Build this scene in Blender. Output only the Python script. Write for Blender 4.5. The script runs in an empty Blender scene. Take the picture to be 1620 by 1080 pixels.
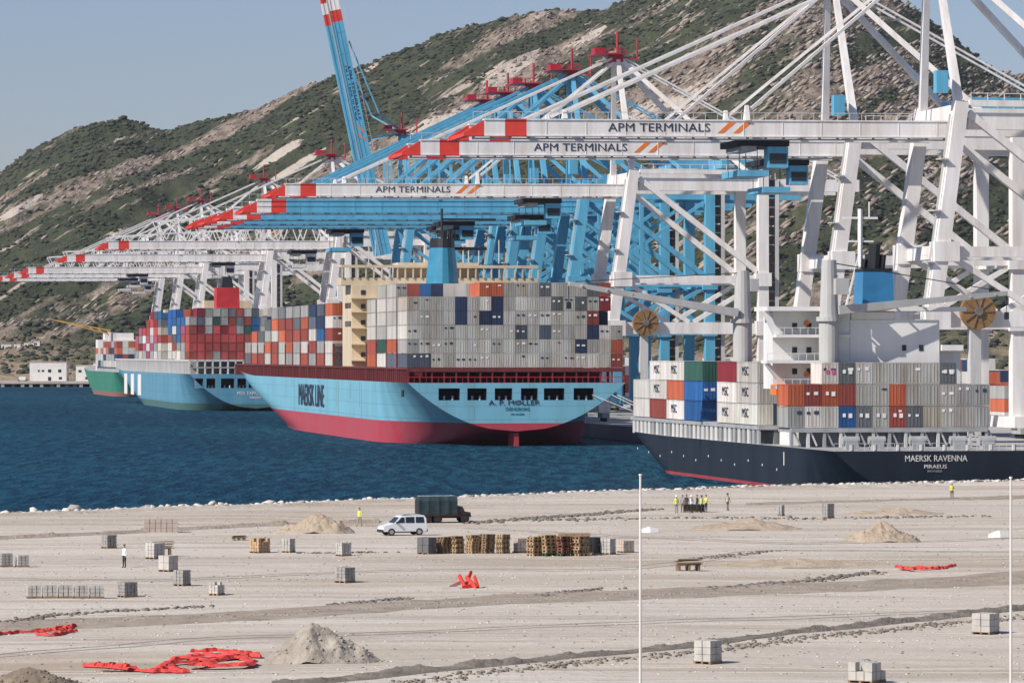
import bpy, math, random
import numpy as np
from mathutils import Vector, Matrix
from mathutils.geometry import tessellate_polygon
R = math.radians
rnd = random.Random(7)
sc = bpy.context.scene
col = sc.collection
# ------------------------------------------------------------------ camera, sky, sun, exposure
FP = 6500.0                      # focal length in pixels of the 1620 px wide photograph
HC = 18.4                        # height of the lens above the sea
cam_d = bpy.data.cameras.new('camera'); cam = bpy.data.objects.new('camera', cam_d); col.objects.link(cam)
cam_d.sensor_width = 36; cam_d.lens = 36 * FP / 1620
cam_d.clip_start = 1; cam_d.clip_end = 60000
cam.location = (0, 0, HC); cam.rotation_euler = (R(90) + math.atan(17 / FP), 0, 0)
sc.camera = cam
SUN_AZ = math.atan2(-.82, -.57)   # compass angle of the sun as seen from the scene (x, y)
SUN_EL = R(40)
wd = bpy.data.worlds.new('World'); sc.world = wd; wd.use_nodes = True
wn = wd.node_tree; wn.nodes.clear()
sky = wn.nodes.new('ShaderNodeTexSky'); sky.sky_type = 'NISHITA'; sky.sun_disc = False
sky.sun_elevation = SUN_EL; sky.sun_rotation = SUN_AZ
sky.altitude = 0; sky.air_density = 1.0; sky.dust_density = 0.6; sky.ozone_density = 5.5
bg = wn.nodes.new('ShaderNodeBackground'); bg.inputs[1].default_value = .077
wo = wn.nodes.new('ShaderNodeOutputWorld')
tnt = wn.nodes.new('ShaderNodeMix'); tnt.data_type = 'RGBA'; tnt.blend_type = 'MULTIPLY'; tnt.inputs[0].default_value = 1; tnt.inputs[7].default_value = (1.13, 1.0, 1.08, 1)
wn.links.new(sky.outputs[0], tnt.inputs[6]); wn.links.new(tnt.outputs[2], bg.inputs[0]); wn.links.new(bg.outputs[0], wo.inputs[0])
sl = bpy.data.lights.new('sun', 'SUN'); sl.energy = 5.0; sl.angle = R(.5); sl.color = (1, .935, .86)
so = bpy.data.objects.new('sun', sl); col.objects.link(so)
sd = Vector((math.sin(SUN_AZ) * math.cos(SUN_EL), math.cos(SUN_AZ) * math.cos(SUN_EL), math.sin(SUN_EL)))
sd = Vector((-.82 * math.cos(SUN_EL), -.57 * math.cos(SUN_EL), math.sin(SUN_EL))).normalized()
sky.sun_rotation = math.atan2(sd.x, sd.y)
so.rotation_euler = sd.to_track_quat('Z', 'Y').to_euler(); so.location = (0, 0, 500)
sc.view_settings.view_transform = 'Standard'; sc.view_settings.look = 'None'
sc.view_settings.exposure = 0.2; sc.view_settings.gamma = 1; sc.view_settings.use_curve_mapping = False

HAZE = .00002
# ------------------------------------------------------------------ frames
QA = math.atan(1180 / FP); QS, QC = math.sin(QA), math.cos(QA)
def Q(p, q, z=0): return Vector((p * QC - q * QS, p * QS + q * QC, z))      # p landward, q along the quay
LZ = 2.5                                                                      # level of the near land
def G(x, y, z=LZ):                                                            # ground point for a position in the photo
    Y = (HC - z) * FP / (y - 557.); return Vector(((x - 810) * Y / FP, Y, z))
def scl(y, z=LZ): return (y - 557.) / (HC - z)                                # pixels per metre there

# ------------------------------------------------------------------ materials
MATS = {}
def lin(r, g, b):
    t = lambda c: (c / 255 / 12.92) if c <= 10 else ((c / 255 + .055) / 1.055) ** 2.4
    return (t(r), t(g), t(b))
def mat(name, c, rough=.6, dirt=.25, scale=.35, metal=0, bump=0, streak=False, c2=None, objcol=False, boot=None, spec=.5):
    if name in MATS: return MATS[name]
    m = bpy.data.materials.new(name); m.use_nodes = True; nt = m.node_tree; N = nt.nodes; L = nt.links
    b = N['Principled BSDF']; b.inputs['Roughness'].default_value = rough; b.inputs['Metallic'].default_value = metal
    b.inputs['Specular IOR Level'].default_value = spec
    geo = N.new('ShaderNodeNewGeometry')
    mp = N.new('ShaderNodeMapping'); L.new(geo.outputs['Position'], mp.inputs[0])
    mp.inputs['Scale'].default_value = (scale, scale, scale * (.12 if streak else 1))
    nz = N.new('ShaderNodeTexNoise'); nz.inputs['Scale'].default_value = 1; nz.inputs['Detail'].default_value = 6; nz.inputs['Roughness'].default_value = .65
    L.new(mp.outputs[0], nz.inputs[0])
    rp = N.new('ShaderNodeValToRGB'); rp.color_ramp.elements[0].position = .38; rp.color_ramp.elements[1].position = .68
    L.new(nz.outputs[0], rp.inputs[0])
    mx = N.new('ShaderNodeMix'); mx.data_type = 'RGBA'
    L.new(rp.outputs[0], mx.inputs[0])
    d = c2 if c2 else tuple(x * (1 - dirt) for x in c)
    mx.inputs[6].default_value = (*c, 1); mx.inputs[7].default_value = (*d, 1)
    out = mx.outputs[2]
    if objcol:
        oi = N.new('ShaderNodeObjectInfo'); mu = N.new('ShaderNodeMix'); mu.data_type = 'RGBA'; mu.blend_type = 'MULTIPLY'; mu.inputs[0].default_value = 1
        L.new(oi.outputs['Color'], mu.inputs[6]); L.new(out, mu.inputs[7]); out = mu.outputs[2]
    if boot:
        r_ = N.new('ShaderNodeVectorRotate'); r_.rotation_type = 'Z_AXIS'; r_.inputs['Angle'].default_value = -math.atan(1180 / 6500.); L.new(geo.outputs['Position'], r_.inputs[0])
        s1_ = N.new('ShaderNodeSeparateXYZ'); L.new(r_.outputs[0], s1_.inputs[0]); ad_ = N.new('ShaderNodeMath'); L.new(s1_.outputs[0], ad_.inputs[0]); L.new(s1_.outputs[1], ad_.inputs[1])
        cb_ = N.new('ShaderNodeCombineXYZ'); L.new(ad_.outputs[0], cb_.inputs[0]); L.new(s1_.outputs[2], cb_.inputs[1])
        bk = N.new('ShaderNodeTexBrick'); bk.inputs['Scale'].default_value = 1; bk.inputs['Brick Width'].default_value = 11; bk.inputs['Row Height'].default_value = 2.6; bk.inputs['Mortar Size'].default_value = .07
        bk.inputs['Color1'].default_value = (1, 1, 1, 1); bk.inputs['Color2'].default_value = (.93, .95, .95, 1); bk.inputs['Mortar'].default_value = (.72, .74, .74, 1); L.new(cb_.outputs[0], bk.inputs[0])
        mb_ = N.new('ShaderNodeMix'); mb_.data_type = 'RGBA'; mb_.blend_type = 'MULTIPLY'; mb_.inputs[0].default_value = 1; L.new(out, mb_.inputs[6]); L.new(bk.outputs[0], mb_.inputs[7]); out = mb_.outputs[2]
        zt, bc = boot
        sp = N.new('ShaderNodeSeparateXYZ'); L.new(geo.outputs['Position'], sp.inputs[0])
        gt = N.new('ShaderNodeMath'); gt.operation = 'LESS_THAN'; gt.inputs[1].default_value = zt; L.new(sp.outputs[2], gt.inputs[0])
        m2 = N.new('ShaderNodeMix'); m2.data_type = 'RGBA'; L.new(gt.outputs[0], m2.inputs[0]); L.new(out, m2.inputs[6])
        m3 = N.new('ShaderNodeMix'); m3.data_type = 'RGBA'; L.new(rp.outputs[0], m3.inputs[0])
        m3.inputs[6].default_value = (*bc, 1); m3.inputs[7].default_value = (*[x * .75 + .045 for x in bc], 1)
        L.new(m3.outputs[2], m2.inputs[7]); out = m2.outputs[2]
    L.new(out, b.inputs['Base Color'])
    if bump:
        bp = N.new('ShaderNodeBump'); bp.inputs['Strength'].default_value = 1; bp.inputs['Distance'].default_value = bump
        L.new(nz.outputs[0], bp.inputs['Height']); L.new(bp.outputs[0], b.inputs['Normal'])
    MATS[name] = m; return m
WHITE = mat('white_crane_paint', (.80, .78, .755), .55, .22, .5, streak=True, c2=(.62, .57, .52))
GREYW = mat('dusty_white_paint', (.60, .59, .57), .6, .3, .5, streak=True)
BLUE = mat('light_blue_crane_paint', (.115, .41, .60), .5, .25, .5, streak=True)
DBLUE = mat('deep_blue_paint', (.03, .17, .32), .45, .25, .5)
RED = mat('red_paint', (.72, .055, .035), .5, .2, .5)
DRED = mat('dark_red_paint', (.42, .02, .04), .5, .25, .5)
BLACK = mat('black_paint', (.012, .013, .016), .5, .3, .5)
DARK = mat('dark_interior', (.02, .023, .03), .8, .3, .5)
ORANGE = mat('orange_paint', (.8, .2, .03), .5, .1, .5)
CREAM = mat('cream_paint', (.66, .55, .39), .55, .25, .4, streak=True)
MAROON = mat('maroon_paint', (.16, .028, .028), .6, .35, .6, streak=True)
GREY = mat('grey_deck_paint', (.36, .37, .37), .6, .3, .5, streak=True)
LGREY = mat('light_grey_crane_paint', (.46, .46, .44), .55, .2, .4, streak=True)
BRONZE = mat('bronze_reel_paint', (.30, .16, .055), .45, .35, 1.2)
GLASS = mat('dark_window_glass', (.02, .03, .04), .12, .1, .5)
CONT = mat('container_paint', (1, 1, 1), .6, .32, .7, objcol=True, streak=True, c2=(.68, .60, .54))
DOCK = mat('quay_concrete', (.42, .40, .37), .85, .3, .08)
WOOD = mat('pallet_timber', (.30, .20, .11), .85, .5, 1.5)
CONC = mat('pale_concrete_block', (.50, .48, .44), .85, .3, .9, bump=.03)
CONC2 = mat('grey_concrete_block', (.34, .33, .31), .85, .35, .9, bump=.03)
TANB = mat('tan_clay_block', (.50, .34, .20), .85, .35, 1.2)
DIRTM = mat('dark_soil', (.19, .165, .135), .95, .45, .6, bump=.15)
STONE = mat('pale_armour_stone', (.62, .58, .52), .9, .35, .5, bump=.1)
RUBBLE = mat('grey_brown_rubble', (.20, .175, .145), .95, .5, .8)
SAND = mat('heaped_sand', (.42, .34, .25), .95, .25, .6, bump=.25, c2=(.30, .24, .175))
SAND2 = mat('heaped_grey_gravel', (.37, .33, .275), .95, .25, .9, bump=.3, c2=(.23, .20, .165))
PLAST = mat('red_plastic', (.70, .06, .045), .75, .55, 1.6, bump=.1)
RUBBER = mat('tyre_rubber', (.02, .02, .02), .85, .2, .5)

# ------------------------------------------------------------------ mesh building
class MB:
    def __init__(s): s.v = []; s.f = []; s.m = []
    def add(s, vs, fs, mi=0):
        o = len(s.v); s.v += [tuple(v) for v in vs]; s.f += [tuple(i + o for i in f) for f in fs]; s.m += [mi] * len(fs)
    def box(s, x0, x1, y0, y1, z0, z1, mi=0):
        s.add([(x0, y0, z0), (x1, y0, z0), (x1, y1, z0), (x0, y1, z0), (x0, y0, z1), (x1, y0, z1), (x1, y1, z1), (x0, y1, z1)],
              [(0, 3, 2, 1), (4, 5, 6, 7), (0, 1, 5, 4), (1, 2, 6, 5), (2, 3, 7, 6), (3, 0, 4, 7)], mi); return s
    def beam(s, a, b, w, h, mi=0, w2=None, h2=None):
        a, b = Vector(a), Vector(b); d = (b - a).normalized()
        ref = Vector((0, 0, 1)) if abs(d.z) < .95 else Vector((0, 1, 0))
        u = d.cross(ref).normalized(); t = u.cross(d).normalized()
        w2 = w if w2 is None else w2; h2 = h if h2 is None else h2; vs = []
        for p, W, H in ((a, w, h), (b, w2, h2)):
            for i, j in ((-1, -1), (1, -1), (1, 1), (-1, 1)): vs.append(p + u * i * W / 2 + t * j * H / 2)
        s.add(vs, [(3, 2, 1, 0), (4, 5, 6, 7), (0, 1, 5, 4), (1, 2, 6, 5), (2, 3, 7, 6), (3, 0, 4, 7)], mi); return s
    def cyl(s, a, b, r, n=10, r2=None, mi=0):
        a, b = Vector(a), Vector(b); d = (b - a).normalized(); r2 = r if r2 is None else r2
        ref = Vector((0, 0, 1)) if abs(d.z) < .95 else Vector((1, 0, 0))
        u = d.cross(ref).normalized(); t = d.cross(u)
        vs = [p + (u * math.cos(2 * math.pi * i / n) + t * math.sin(2 * math.pi * i / n)) * q for p, q in ((a, r), (b, r2)) for i in range(n)]
        s.add(vs, [tuple(range(n))[::-1], tuple(range(n, 2 * n))] + [(i, (i + 1) % n, n + (i + 1) % n, n + i) for i in range(n)], mi); return s
    def loft(s, rings, mi=0, caps=True, close=True):
        n = len(rings[0]); vs = [p for r in rings for p in r]; fs = []
        for k in range(len(rings) - 1):
            for i in range(n if close else n - 1):
                j = (i + 1) % n; fs.append((k * n + i, k * n + j, (k + 1) * n + j, (k + 1) * n + i))
        if caps: fs += [tuple(range(n))[::-1], tuple(range((len(rings) - 1) * n, len(rings) * n))]
        s.add(vs, fs, mi); return s
    def mesh(s, name, mats):
        me = bpy.data.meshes.new(name); me.from_pydata(s.v, [], s.f)
        for m in (mats if isinstance(mats, (list, tuple)) else [mats]): me.materials.append(m)
        me.polygons.foreach_set('material_index', s.m); me.update(); return me
    def build(s, name, mats, parent=None, **k): return put(s.mesh(name, mats), name, parent, **k)
def put(me, name, parent=None, loc=None, rot=None, label=None, cat=None, group=None, kind=None):
    o = bpy.data.objects.new(name, me); col.objects.link(o)
    if parent: o.parent = parent
    if loc is not None: o.location = loc
    if rot is not None: o.rotation_euler = rot
    for k, v in (('label', label), ('category', cat), ('group', group), ('kind', kind)):
        if v: o[k] = v
    return o
def thing(name, label, cat, loc, rz=0, group=None):
    return put(None, name, None, loc, (0, 0, rz), label, cat, group)
def structure(me, name): return put(me, name, kind='structure')
def B(name, m, parent, *a, **k): return MB().box(*a).build(name, m, parent, **k)
def text(name, body, w, h, m, parent, loc, axes, depth=.04):
    """flat lettering fitted to w x h; axes = (right, up) directions in the parent's frame"""
    cu = bpy.data.curves.new(name, 'FONT'); cu.body = body; cu.extrude = .02; cu.resolution_u = 2
    t = bpy.data.objects.new(name, cu); me = bpy.data.meshes.new_from_object(t); bpy.data.objects.remove(t)
    n = len(me.vertices); co = np.zeros(n * 3); me.vertices.foreach_get('co', co); co = co.reshape(-1, 3)
    mn, mxx = co.min(0), co.max(0)
    r, u = Vector(axes[0]).normalized(), Vector(axes[1]).normalized(); f = r.cross(u)
    X = ((co[:, 0] - mn[0]) / (mxx[0] - mn[0]) - .5) * w; Y = ((co[:, 1] - mn[1]) / (mxx[1] - mn[1]) - .5) * h
    Z = (co[:, 2] - mn[2]) / max(1e-6, mxx[2] - mn[2]) * depth
    out = np.outer(X, r) + np.outer(Y, u) + np.outer(Z, f)
    me.vertices.foreach_set('co', out.ravel()); me.materials.clear(); me.materials.append(m); me.update()
    return put(me, name, parent, loc)
def copy_tree(o, parent=None):
    c = o.copy(); col.objects.link(c)
    if parent: c.parent = parent
    for ch in KIDS.get(o, []): copy_tree(ch, c)
    return c
KIDS = {}
def kids_of(o):
    KIDS.clear()
    for x in bpy.data.objects:
        if x.parent: KIDS.setdefault(x.parent, []).append(x)

# ------------------------------------------------------------------ value noise (numpy)
_pr = np.random.RandomState(3); _T = _pr.rand(256, 256)
def vnoise(x, y):
    xi, yi = np.floor(x).astype(int), np.floor(y).astype(int); fx, fy = x - xi, y - yi
    fx = fx * fx * (3 - 2 * fx); fy = fy * fy * (3 - 2 * fy)
    g = lambda a, b: _T[a & 255, b & 255]
    return (g(xi, yi) * (1 - fx) + g(xi + 1, yi) * fx) * (1 - fy) + (g(xi, yi + 1) * (1 - fx) + g(xi + 1, yi + 1) * fx) * fy
def fbm(x, y, o=5):
    r = 0; a = .5
    for i in range(o): r = r + a * vnoise(x + 17.3 * i, y + 9.1 * i); x, y, a = x * 2.03, y * 2.03, a * .5
    return r

# ================================================================== SEA
def sea_material():
    m = bpy.data.materials.new('deep_blue_sea'); m.use_nodes = True; nt = m.node_tree; N = nt.nodes; L = nt.links
    N.remove(N['Principled BSDF']); b = N.new('ShaderNodeBsdfDiffuse'); gl = N.new('ShaderNodeBsdfGlossy'); gl.inputs['Roughness'].default_value = .28; gl.inputs['Color'].default_value = (.8, .9, 1, 1)
    ms = N.new('ShaderNodeMixShader'); ms.inputs[0].default_value = .07; L.new(b.outputs[0], ms.inputs[1]); L.new(gl.outputs[0], ms.inputs[2]); L.new(ms.outputs[0], N['Material Output'].inputs['Surface'])
    geo = N.new('ShaderNodeNewGeometry'); hs = []
    for sx, sy, det, ro in ((.45, .07, 3, .6), (1.5, .3, 3, .6), (.10, .02, 2, .5)):
        mp = N.new('ShaderNodeMapping'); mp.inputs['Scale'].default_value = (sx, sy, 1); mp.inputs['Rotation'].default_value = (0, 0, R(12))
        L.new(geo.outputs['Position'], mp.inputs[0]); nz = N.new('ShaderNodeTexNoise'); nz.inputs['Detail'].default_value = det; nz.inputs['Roughness'].default_value = ro; nz.inputs['Scale'].default_value = 1
        L.new(mp.outputs[0], nz.inputs[0]); hs.append(nz.outputs[0])
    prev = None
    for h, dist in zip(hs, (1.1, .35, 1.6)):
        bp = N.new('ShaderNodeBump'); bp.inputs['Strength'].default_value = 1; bp.inputs['Distance'].default_value = dist
        L.new(h, bp.inputs['Height'])
        if prev: L.new(prev, bp.inputs['Normal'])
        prev = bp.outputs[0]
    L.new(prev, b.inputs['Normal']); L.new(prev, gl.inputs['Normal'])
    mx = N.new('ShaderNodeMix'); mx.data_type = 'RGBA'; mx.inputs[6].default_value = (.003, .026, .052, 1); mx.inputs[7].default_value = (.010, .062, .098, 1)
    rp = N.new('ShaderNodeValToRGB'); rp.color_ramp.elements[0].position = .4; rp.color_ramp.elements[1].position = .62
    pt = N.new('ShaderNodeMapping'); pt.inputs['Scale'].default_value = (.012, .004, 1); L.new(geo.outputs['Position'], pt.inputs[0]); pn = N.new('ShaderNodeTexNoise'); pn.inputs['Scale'].default_value = 1; pn.inputs['Detail'].default_value = 3; L.new(pt.outputs[0], pn.inputs[0])
    ad = N.new('ShaderNodeMath'); ad.operation = 'MULTIPLY_ADD'; L.new(pn.outputs[0], ad.inputs[0]); ad.inputs[1].default_value = .45; L.new(hs[0], ad.inputs[2]); sb = N.new('ShaderNodeMath'); sb.operation = 'SUBTRACT'; L.new(ad.outputs[0], sb.inputs[0]); sb.inputs[1].default_value = .22
    L.new(sb.outputs[0], rp.inputs[0]); L.new(rp.outputs[0], mx.inputs[0]); L.new(mx.outputs[2], b.inputs['Color'])
    return m
SEA = sea_material()
structure(MB().poly([]) if False else (lambda mb: (mb.add([(-4000, -900, 0), (4000, -900, 0), (4000, 6700, 0), (-4000, 6700, 0)], [(0, 1, 2, 3)]), mb.mesh('sea', SEA))[1])(MB()), 'sea')

# ================================================================== HILLS
RX = [-2500, -900, -200, 0, 60, 110, 150, 200, 240, 270, 310, 350, 400, 470, 540, 600, 700, 780, 850, 950, 1010, 1080, 1200, 1330, 1410, 1450, 1500, 1560, 1620, 1700, 1900, 2600, 4200]
RY = [540, 480, 330, 266, 228, 205, 195, 188, 192, 193, 182, 176, 162, 133, 106, 86, 46, 22, 8, 5, -6, -30, -62, -48, -14, 10, 52, 98, 128, 150, 200, 330, 480]
def terr(X, Y):
    D = np.maximum(Y, 50.); px = X / D * FP + 810
    yr = np.interp(px, RX, RY); Dr = 3650 + 250 * (fbm(px / 260, px * 0 + 4, 3) - .5)
    zr = HC + (557 - yr) * Dr / FP
    D0 = np.interp(px, [-900, 150, 500, 900, 1200, 1700, 3000], [2290, 2290, 2350, 2250, 2050, 1900, 1800])
    t = (D - D0) / (Dr - D0)
    g = np.where(t < 1, np.clip(t, 0, 1) ** 1.12, 1 - (t - 1) * .55)
    z = 3 + (zr - 3) * np.clip(g, 0, 1)
    # slanting rock ribs and gullies
    rx = X * .80 - z * .62
    amp = np.clip(t * 5, 0, 1) * np.clip((1.25 - t) * 2.5, .35, 1)
    n1 = fbm(X / 260 + 5, D / 300, 4) - .5; n2 = fbm(rx / 55., D / 160., 4) - .5; n3 = fbm(X / 24., D / 22., 3) - .5
    z = z + amp * (46 * n1 * np.clip(1.1 - t, .12, 1) + 36 * n2 + 12 * n3)
    return z
def px_of(X, D): return X / D * FP + 810
SCARS = [(700, 205, 150, 26), (805, 118, 75, 18), (880, 90, 60, 12), (560, 255, 90, 22), (1120, 140, 80, 26), (1040, 150, 60, 20), (120, 345, 120, 16), (370, 270, 100, 14), (1300, 120, 60, 22), (450, 310, 80, 10), (250, 430, 90, 12), (60, 480, 90, 10)]
def rockmask(X, D, Z):
    u = X * .80 + Z * .60; v = -X * .60 + Z * .80
    m = fbm(u / 190. + 11, v / 26. + D / 500., 5) * .75 + fbm(u / 60. + 3, v / 9. + D / 300., 4) * .35
    px = px_of(X, D); py = 557 - (Z - HC) / D * FP
    for cx, cy, rx, ry in SCARS:
        a = (px - cx) * .87 - (py - cy) * .5; b = (px - cx) * .5 + (py - cy) * .87
        m = m + .16 * np.exp(-(a / rx) ** 2 - (b / ry) ** 2)
    return m
def scarmask(X, D, Z):
    px = px_of(X, D); py = 557 - (Z - HC) / D * FP; m = px * 0
    for cx, cy, rx, ry in ((810, 108, 70, 15), (700, 190, 60, 9), (655, 205, 40, 8), (1100, 150, 55, 20), (930, 60, 50, 8), (450, 238, 60, 8), (30, 330, 60, 8), (1015, 175, 45, 14), (470, 262, 70, 8)):
        a = (px - cx) * .87 - (py - cy) * .5; b = (px - cx) * .5 + (py - cy) * .87
        m = m + .75 * np.exp(-(a / rx) ** 2 - (b / ry) ** 2)
    return m
def hill_material():
    m = bpy.data.materials.new('scrub_and_rock'); m.use_nodes = True; nt = m.node_tree; N = nt.nodes; L = nt.links
    b = N['Principled BSDF']; b.inputs['Roughness'].default_value = .95; b.inputs['Specular IOR Level'].default_value = .1
    geo = N.new('ShaderNodeNewGeometry')
    def nz(scale, rot, det=6, ro=.6):
        r = N.new('ShaderNodeVectorRotate'); r.rotation_type = 'Y_AXIS'; r.inputs['Angle'].default_value = rot; L.new(geo.outputs['Position'], r.inputs[0])
        mp = N.new('ShaderNodeMapping'); mp.inputs['Scale'].default_value = scale; L.new(r.outputs[0], mp.inputs[0])
        t = N.new('ShaderNodeTexNoise'); t.inputs['Scale'].default_value = 1; t.inputs['Detail'].default_value = det; t.inputs['Roughness'].default_value = ro
        L.new(mp.outputs[0], t.inputs[0]); return t.outputs[0]
    def ramp(src, a, bb, ca=(0, 0, 0), cb=(1, 1, 1)):
        r = N.new('ShaderNodeValToRGB'); e = r.color_ramp.elements; e[0].position = a; e[1].position = bb; e[0].color = (*ca, 1); e[1].color = (*cb, 1); L.new(src, r.inputs[0]); return r.outputs[0]
    def mix(f, A, Bc, mode='MIX'):
        x = N.new('ShaderNodeMix'); x.data_type = 'RGBA'; x.blend_type = mode
        for i, s in ((0, f), (6, A), (7, Bc)):
            if hasattr(s, 'links'): L.new(s, x.inputs[i])
            elif i == 0: x.inputs[0].default_value = s
            else: x.inputs[i].default_value = (*s, 1)
        return x.outputs[2]
    green = ramp(nz((.06, .02, .06), 0), .35, .65, (.034, .043, .025), (.072, .080, .046))
    tan = ramp(nz((.12, .04, .2), R(36)), .36, .66, (.11, .095, .070), (.34, .275, .225))
    at = N.new('ShaderNodeAttribute'); at.attribute_name = 'rock'
    ad = N.new('ShaderNodeMath'); ad.operation = 'MULTIPLY_ADD'; L.new(nz((.05, .02, .12), R(36), 6, .7), ad.inputs[0]); ad.inputs[1].default_value = .42; L.new(at.outputs['Fac'], ad.inputs[2])
    rock = ramp(ad.outputs[0], .79, .87)
    c = mix(rock, green, tan)
    pale = ramp(nz((.012, .004, .10), R(38), 5, .6), .62, .68)
    c = mix(pale, c, (.46, .38, .31))
    a2 = N.new('ShaderNodeAttribute'); a2.attribute_name = 'scar'; a3 = N.new('ShaderNodeMath'); a3.operation = 'MULTIPLY_ADD'; L.new(nz((.03, .01, .14), R(38), 5, .7), a3.inputs[0]); a3.inputs[1].default_value = 1.1; L.new(a2.outputs['Fac'], a3.inputs[2])
    c = mix(ramp(a3.outputs[0], .98, 1.12), c, (.47, .41, .35))
    sp = N.new('ShaderNodeSeparateXYZ'); L.new(geo.outputs['Position'], sp.inputs[0])
    low = ramp(nz((.02, .004, .06), 0), .40, .52)
    mr = N.new('ShaderNodeMapRange'); mr.inputs[1].default_value = 34; mr.inputs[2].default_value = 8; L.new(sp.outputs[2], mr.inputs[0])
    lm = N.new('ShaderNodeMath'); lm.operation = 'MULTIPLY'; L.new(low, lm.inputs[0]); L.new(mr.outputs[0], lm.inputs[1])
    c = mix(lm.outputs[0], c, (.33, .26, .18))
    L.new(c, b.inputs['Base Color'])
    bp = N.new('ShaderNodeBump'); bp.inputs['Strength'].default_value = 1; bp.inputs['Distance'].default_value = 6
    L.new(nz((.08, .05, .14), R(35), 6, .7), bp.inputs['Height']); L.new(bp.outputs[0], b.inputs['Normal'])
    return m
NXT, NDT = 800, 320
k = np.linspace(-.26, .26, NXT); d = np.concatenate([np.linspace(1700, 4100, NDT - 30), np.linspace(4120, 6800, 30)])
K, D_ = np.meshgrid(k, d); XX = K * D_; ZZ = terr(XX, D_)
vv = np.stack([XX, D_, ZZ], -1).reshape(-1, 3)
ii = np.arange(NXT * NDT).reshape(NDT, NXT)
ff = np.stack([ii[:-1, :-1], ii[:-1, 1:], ii[1:, 1:], ii[1:, :-1]], -1).reshape(-1, 4)
# keep only the land: right of the basin, or beyond its far shore
pf = XX * QC + D_ * QS
land = ((D_ > 2205) | (pf > 260))
keep = land.reshape(-1)[ff].all(1)
def np_mesh(name, v, f, mats, mi=None):
    me = bpy.data.meshes.new(name); v = np.asarray(v, dtype=np.float32); f = np.asarray(f, dtype=np.int32); n = f.shape[1]
    me.vertices.add(len(v)); me.vertices.foreach_set('co', v.ravel()); me.loops.add(f.size); me.loops.foreach_set('vertex_index', f.ravel())
    me.polygons.add(len(f)); me.polygons.foreach_set('loop_start', np.arange(0, f.size, n, dtype=np.int32))
    for m in mats: me.materials.append(m)
    if mi is not None: me.polygons.foreach_set('material_index', np.asarray(mi, dtype=np.int32))
    me.update(calc_edges=True); return me
hme = np_mesh('hills', vv, ff[keep], [hill_material()])
ra = hme.attributes.new('rock', 'FLOAT', 'POINT'); ra.data.foreach_set('value', rockmask(vv[:, 0], vv[:, 1], vv[:, 2]).astype(np.float32))
ra = hme.attributes.new('scar', 'FLOAT', 'POINT'); ra.data.foreach_set('value', scarmask(vv[:, 0], vv[:, 1], vv[:, 2]).astype(np.float32))
structure(hme, 'hills')

ICO_V = []; g_ = (1 + 5 ** .5) / 2
for a_, b_ in ((-1, g_), (1, g_), (-1, -g_), (1, -g_)): ICO_V += [(a_, b_, 0)]
for a_, b_ in ((-1, g_), (1, g_), (-1, -g_), (1, -g_)): ICO_V += [(0, a_, b_)]
for a_, b_ in ((g_, -1), (g_, 1), (-g_, -1), (-g_, 1)): ICO_V += [(a_, 0, b_)]
ICO_V = np.array(ICO_V) / math.sqrt(1 + g_ * g_)
ICO_F = np.array([(0, 11, 5), (0, 5, 1), (0, 1, 7), (0, 7, 10), (0, 10, 11), (1, 5, 9), (5, 11, 4), (11, 10, 2), (10, 7, 6), (7, 1, 8), (3, 9, 4), (3, 4, 2), (3, 2, 6), (3, 6, 8), (3, 8, 9), (4, 9, 5), (2, 4, 11), (6, 2, 10), (8, 6, 7), (9, 8, 1)])
def clumps(name, pts, size, mats, flat=.6, seed=1, rot=0, stretch=1):
    rs = np.random.RandomState(seed); n = len(pts)
    J = 1 + .45 * (rs.rand(n, 12, 1) - .5)
    S = size[:, None, None] * np.array([1, 1, flat])[None, None]
    V = ICO_V[None] * J * S
    if stretch != 1:
        V = V * np.array([stretch, 1, 1]); c_, s_ = math.cos(rot), math.sin(rot)
        x, z = V[..., 0].copy(), V[..., 2].copy(); V[..., 0] = x * c_ - z * s_; V[..., 2] = x * s_ + z * c_
    V = V + pts[:, None]
    F = ICO_F[None] + (np.arange(n) * 12)[:, None, None]
    mi = np.repeat(rs.randint(0, len(mats), n), 20)
    return np_mesh(name, V.reshape(-1, 3), F.reshape(-1, 3), mats, mi)
rs = np.random.RandomState(11)
def hill_points(n, y0=1750):
    kk = rs.uniform(-.175, .175, n); dd = np.sqrt(rs.uniform(y0 ** 2, 3750 ** 2, n)); X = kk * dd
    ok = (dd > 2300) | ((X * QC + dd * QS > 420) & (dd > 1950)); X, dd = X[ok], dd[ok]
    Z = terr(X, dd); return X, dd, Z
SH = [mat('dark_green_scrub', (.028, .038, .021), .95, .4, .2), mat('olive_scrub', (.048, .057, .029), .95, .35, .2), mat('bluish_green_scrub', (.045, .054, .039), .95, .3, .2)]
X, dd, Z = hill_points(60000)
msk = rockmask(X, dd, Z) + rs.uniform(-.05, .05, len(X)); ok = (msk < .60) & (Z > 6) & (scarmask(X, dd, Z) < .35); X, dd, Z = X[ok], dd[ok], Z[ok]
sz = .8 + 2.6 * rs.rand(len(X)) ** 2.0 * (.5 + fbm(X / 40, dd / 60, 3))
keep_ = fbm(X / 55 + 9, dd / 90, 3) + rs.uniform(-.12, .12, len(X)) > .34; X, dd, Z, sz = X[keep_], dd[keep_], Z[keep_], sz[keep_]
put(clumps('hillside_scrub', np.stack([X, dd, Z + sz * .2], -1), sz, SH, .6, 2), 'hillside_scrub', kind='stuff', label='dark green scrub covering the hillside behind the port', cat='scrub')
RK = [mat('tan_hill_rock', (.29, .235, .18), .95, .35, .2), mat('pinkish_hill_rock', (.24, .18, .145), .95, .35, .2), mat('pale_hill_rock', (.38, .33, .275), .95, .3, .2)]
X, dd, Z = hill_points(46000)
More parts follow.
